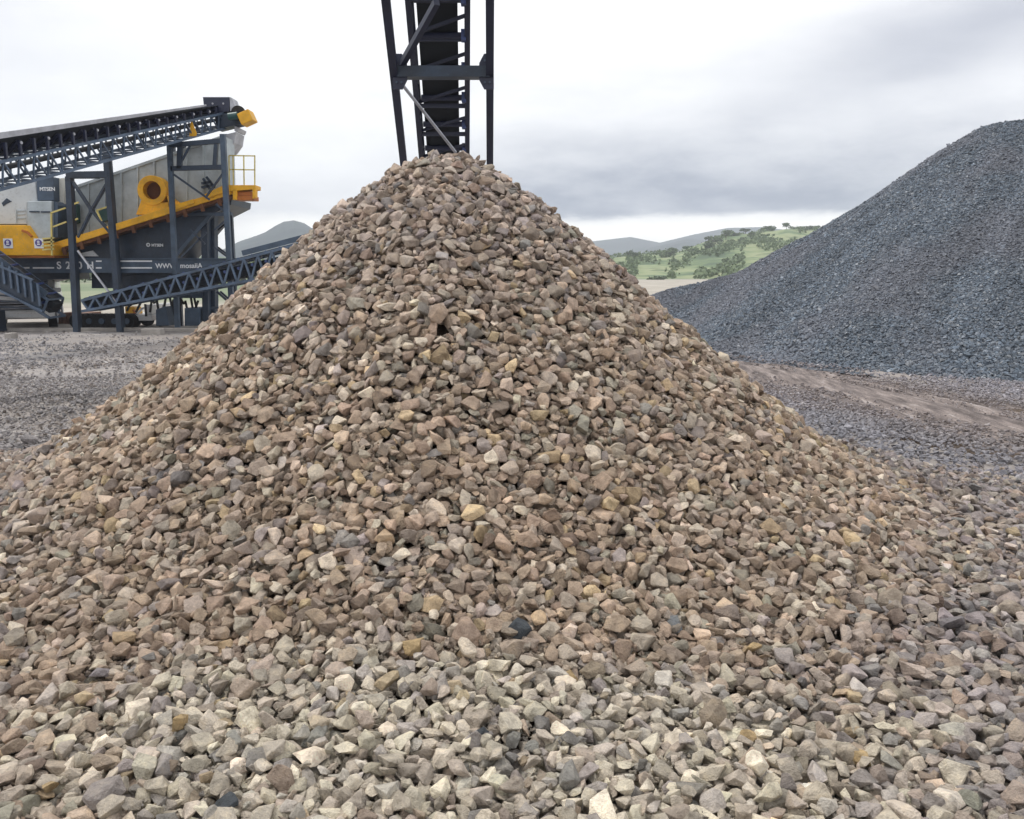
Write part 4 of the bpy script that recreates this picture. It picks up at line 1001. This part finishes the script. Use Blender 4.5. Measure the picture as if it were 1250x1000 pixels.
D = 25.3; t = empty('loader_bucket', (P(160, 395, D).x, D, 0), 'orange loader arm and bucket resting behind the white trailer', 'loader bucket')
mb = MB(); poly(mb, [(152, 374), (164, 375), (166, 383), (170, 392), (160, 394), (153, 388)], D, .5); mb.build('bucket', M['yellow'], t, .03)
mb = MB(); mb.bar(P(163, 378, D - .05), P(168, 392, D - .05), .06); mb.build('arm', M['orange'], t)
D = 26.0; t = empty('rusty_skip', (P(80, 395, D).x, D, 0), 'rust-brown steel skip standing between the plant legs', 'skip')
mb = MB(); poly(mb, [(62, 383), (97, 383), (95, 397), (65, 397)], D, 1.4); mb.build('tub', M['brown'], t)
M['rust'] = paint('rusty_panel', (.25, .14, .10), .85, wear=.45, scale=5); t.children[0].data.materials[0] = M['rust']
mb = MB(); [mb.bar(P(66 + k * 7, 384, D - .02), P(67 + k * 6.7, 397, D - .02), .05) for k in range(5)]; mb.bar(P(62, 383, D - .02), P(97, 383, D - .02), .07); mb.build('rib', M['rust'], t)
# two concrete blocks on the yard edge, low rubble kerb
for (xa, xb, ya, yb, D, lab) in ((172, 195, 401.5, 411, 21.6, 'pale concrete block lying in front of the plant legs'), (6, 13, 407, 421, 20.2, 'small upright pale concrete block at the left edge of the yard')):
    a, b = P(xa, yb, D), P(xb, ya, D); o = MB().box((a.x, D, ground_z(np.array([a.x]), np.array([D]))[0] - .03), (b.x, D + .3, b.z)).build('concrete_block', M['concrete'], None, .02); tag(o, lab, 'concrete block')
tag(MB().box((P(-60, 402, 23.2).x, 23.0, -.05), (P(262, 402, 23.2).x, 23.25, .075)).build('concrete_kerb', M['concrete'], None, .03), 'long low concrete kerb running in front of the screening plant', 'kerb')

# ------------------------------------------------------------------ air
hz = MB().box((-1550, -260, -16), (1550, 1640, 96)).build('haze', bpy.data.materials.new('haze_air')); tag(hz, kind='stuff')
hm = hz.data.materials[0]; hm.use_nodes = True; nt = hm.node_tree; nt.nodes.clear()
o = N(nt, 'ShaderNodeOutputMaterial'); pv = N(nt, 'ShaderNodeVolumePrincipled'); pv.inputs['Color'].default_value = (.82, .86, .97, 1); pv.inputs['Density'].default_value = .0006
nt.links.new(pv.outputs[0], o.inputs['Volume'])
# ------------------------------------------------------------------ sky and light
SUN_EL, SUN_AZ = math.radians(60), math.radians(-62)      # azimuth from +y towards +x
w = bpy.data.worlds.new('World'); scene.world = w; w.use_nodes = True; nt = w.node_tree; nt.nodes.clear()
out = N(nt, 'ShaderNodeOutputWorld'); bg = N(nt, 'ShaderNodeBackground'); bg.inputs[1].default_value = .1
sky = N(nt, 'ShaderNodeTexSky', sky_type='NISHITA', sun_disc=False, sun_elevation=SUN_EL, sun_rotation=SUN_AZ)
tc = N(nt, 'ShaderNodeTexCoord').outputs['Generated']
nrm_ = N(nt, 'ShaderNodeVectorMath', operation='NORMALIZE'); nt.links.new(tc, nrm_.inputs[0]); v = nrm_.outputs[0]
sp_ = N(nt, 'ShaderNodeSeparateXYZ'); nt.links.new(v, sp_.inputs[0])
mp = N(nt, 'ShaderNodeMapping'); mp.inputs['Scale'].default_value = (1, 1, 3.2); nt.links.new(v, mp.inputs[0])
nA = noise(nt, mp.outputs[0], 2.6, 5, .5); nB = noise(nt, mp.outputs[0], 9, 6, .6)
def mth(op, a, b=None, c=None, clamp=False):
    n = N(nt, 'ShaderNodeMath', operation=op); n.use_clamp = clamp
    for i, x in enumerate((a, b, c)):
        if x is None: continue
        if isinstance(x, (int, float)): n.inputs[i].default_value = x
        else: nt.links.new(x, n.inputs[i])
    return n.outputs[0]
def mr(x, a, b, c=0., d=1.):
    n = N(nt, 'ShaderNodeMapRange', interpolation_type='SMOOTHSTEP'); nt.links.new(x, n.inputs[0])
    for i, q in enumerate((a, b, c, d)): n.inputs[i + 1].default_value = q
    return n.outputs[0]
az = mth('ARCTAN2', sp_.outputs[0], sp_.outputs[1]); el = sp_.outputs[2]
elw = mth('ADD', el, mth('MULTIPLY', mth('SUBTRACT', nB, .5), .022))
elA = mth('ADD', el, mth('MULTIPLY', mth('SUBTRACT', nA, .5), .10))
# low grey bank with a bright slit beneath it
band = mth('MULTIPLY', mr(elw, .056, .066), mr(elA, .20, .065))
band = mth('MULTIPLY', band, mr(az, -.22, .10, .12, 1.))
band = mth('MULTIPLY', band, mr(az, .75, .35, .45, 1.))
# darker patch high on the right
pa = mth('SUBTRACT', az, .47); pe = mth('SUBTRACT', mth('SUBTRACT', elA, .225), mth('MULTIPLY', pa, .16))
g2 = mth('ADD', mth('POWER', mth('MULTIPLY', pa, 1 / .20), 2), mth('POWER', mth('MULTIPLY', pe, 1 / .05), 2))
patch = mth('MULTIPLY', mth('POWER', 2.718, mth('MULTIPLY', g2, -1.)), .62)
lp = mth('ADD', mth('POWER', mth('MULTIPLY', mth('ADD', az, .52), 1 / .16), 2), mth('POWER', mth('MULTIPLY', mth('SUBTRACT', elA, .20), 1 / .06), 2))
patch2 = mth('MULTIPLY', mth('POWER', 2.718, mth('MULTIPLY', lp, -1.)), .20)
soft = mth('MULTIPLY', mr(nA, .50, .72), mr(el, .22, .5, .22, .55))
msum = mth('ADD', mth('ADD', mth('MULTIPLY', band, mr(nB, .3, .7, .72, 1.0)), patch), mth('ADD', patch2, soft))
msum = mth('ADD', msum, mth('MULTIPLY', mth('SUBTRACT', nB, .5), .24)); msum = mth('ADD', msum, mth('MULTIPLY', mr(el, .055, .0), .22), None, True)
cc = N(nt, 'ShaderNodeMix', data_type='RGBA'); nt.links.new(msum, cc.inputs[0]); cc.inputs[6].default_value = (8.9, 8.95, 9.1, 1); cc.inputs[7].default_value = (1.9, 2.2, 3.1, 1)
mix = N(nt, 'ShaderNodeMix', data_type='RGBA'); mix.inputs[0].default_value = .96
nt.links.new(sky.outputs[0], mix.inputs[6]); slit = mth('MULTIPLY_ADD', mr(elw, .066, .045), .45, 1.0); vm = N(nt, 'ShaderNodeVectorMath', operation='SCALE'); nt.links.new(cc.outputs[2], vm.inputs[0]); nt.links.new(slit, vm.inputs['Scale']); wm = N(nt, 'ShaderNodeMix', data_type='RGBA', blend_type='MULTIPLY'); nt.links.new(mr(elw, .068, .05), wm.inputs[0]); nt.links.new(vm.outputs[0], wm.inputs[6]); wm.inputs[7].default_value = (1.0, .965, .89, 1); nt.links.new(wm.outputs[2], mix.inputs[7]); nt.links.new(mix.outputs[2], bg.inputs[0]); nt.links.new(bg.outputs[0], out.inputs[0])
ld = bpy.data.lights.new('sun', 'SUN'); ld.energy = 1.5; ld.angle = math.radians(10); ld.color = (1, .96, .9)
so = bpy.data.objects.new('sun', ld); COL.objects.link(so)
sd = Vector((math.sin(SUN_AZ) * math.cos(SUN_EL), math.cos(SUN_AZ) * math.cos(SUN_EL), math.sin(SUN_EL)))
so.rotation_euler = sd.to_track_quat('Z', 'Y').to_euler(); so.location = (0, 0, 50)
vs = scene.view_settings; vs.view_transform = 'Standard'; vs.look = 'None'; vs.exposure = .42; vs.gamma = 1
cy_ = scene.cycles; cy_.max_bounces = 5; cy_.diffuse_bounces = 2; cy_.volume_bounces = 2; cy_.use_denoising = True
try: cy_.volume_max_steps = 64
except Exception: pass
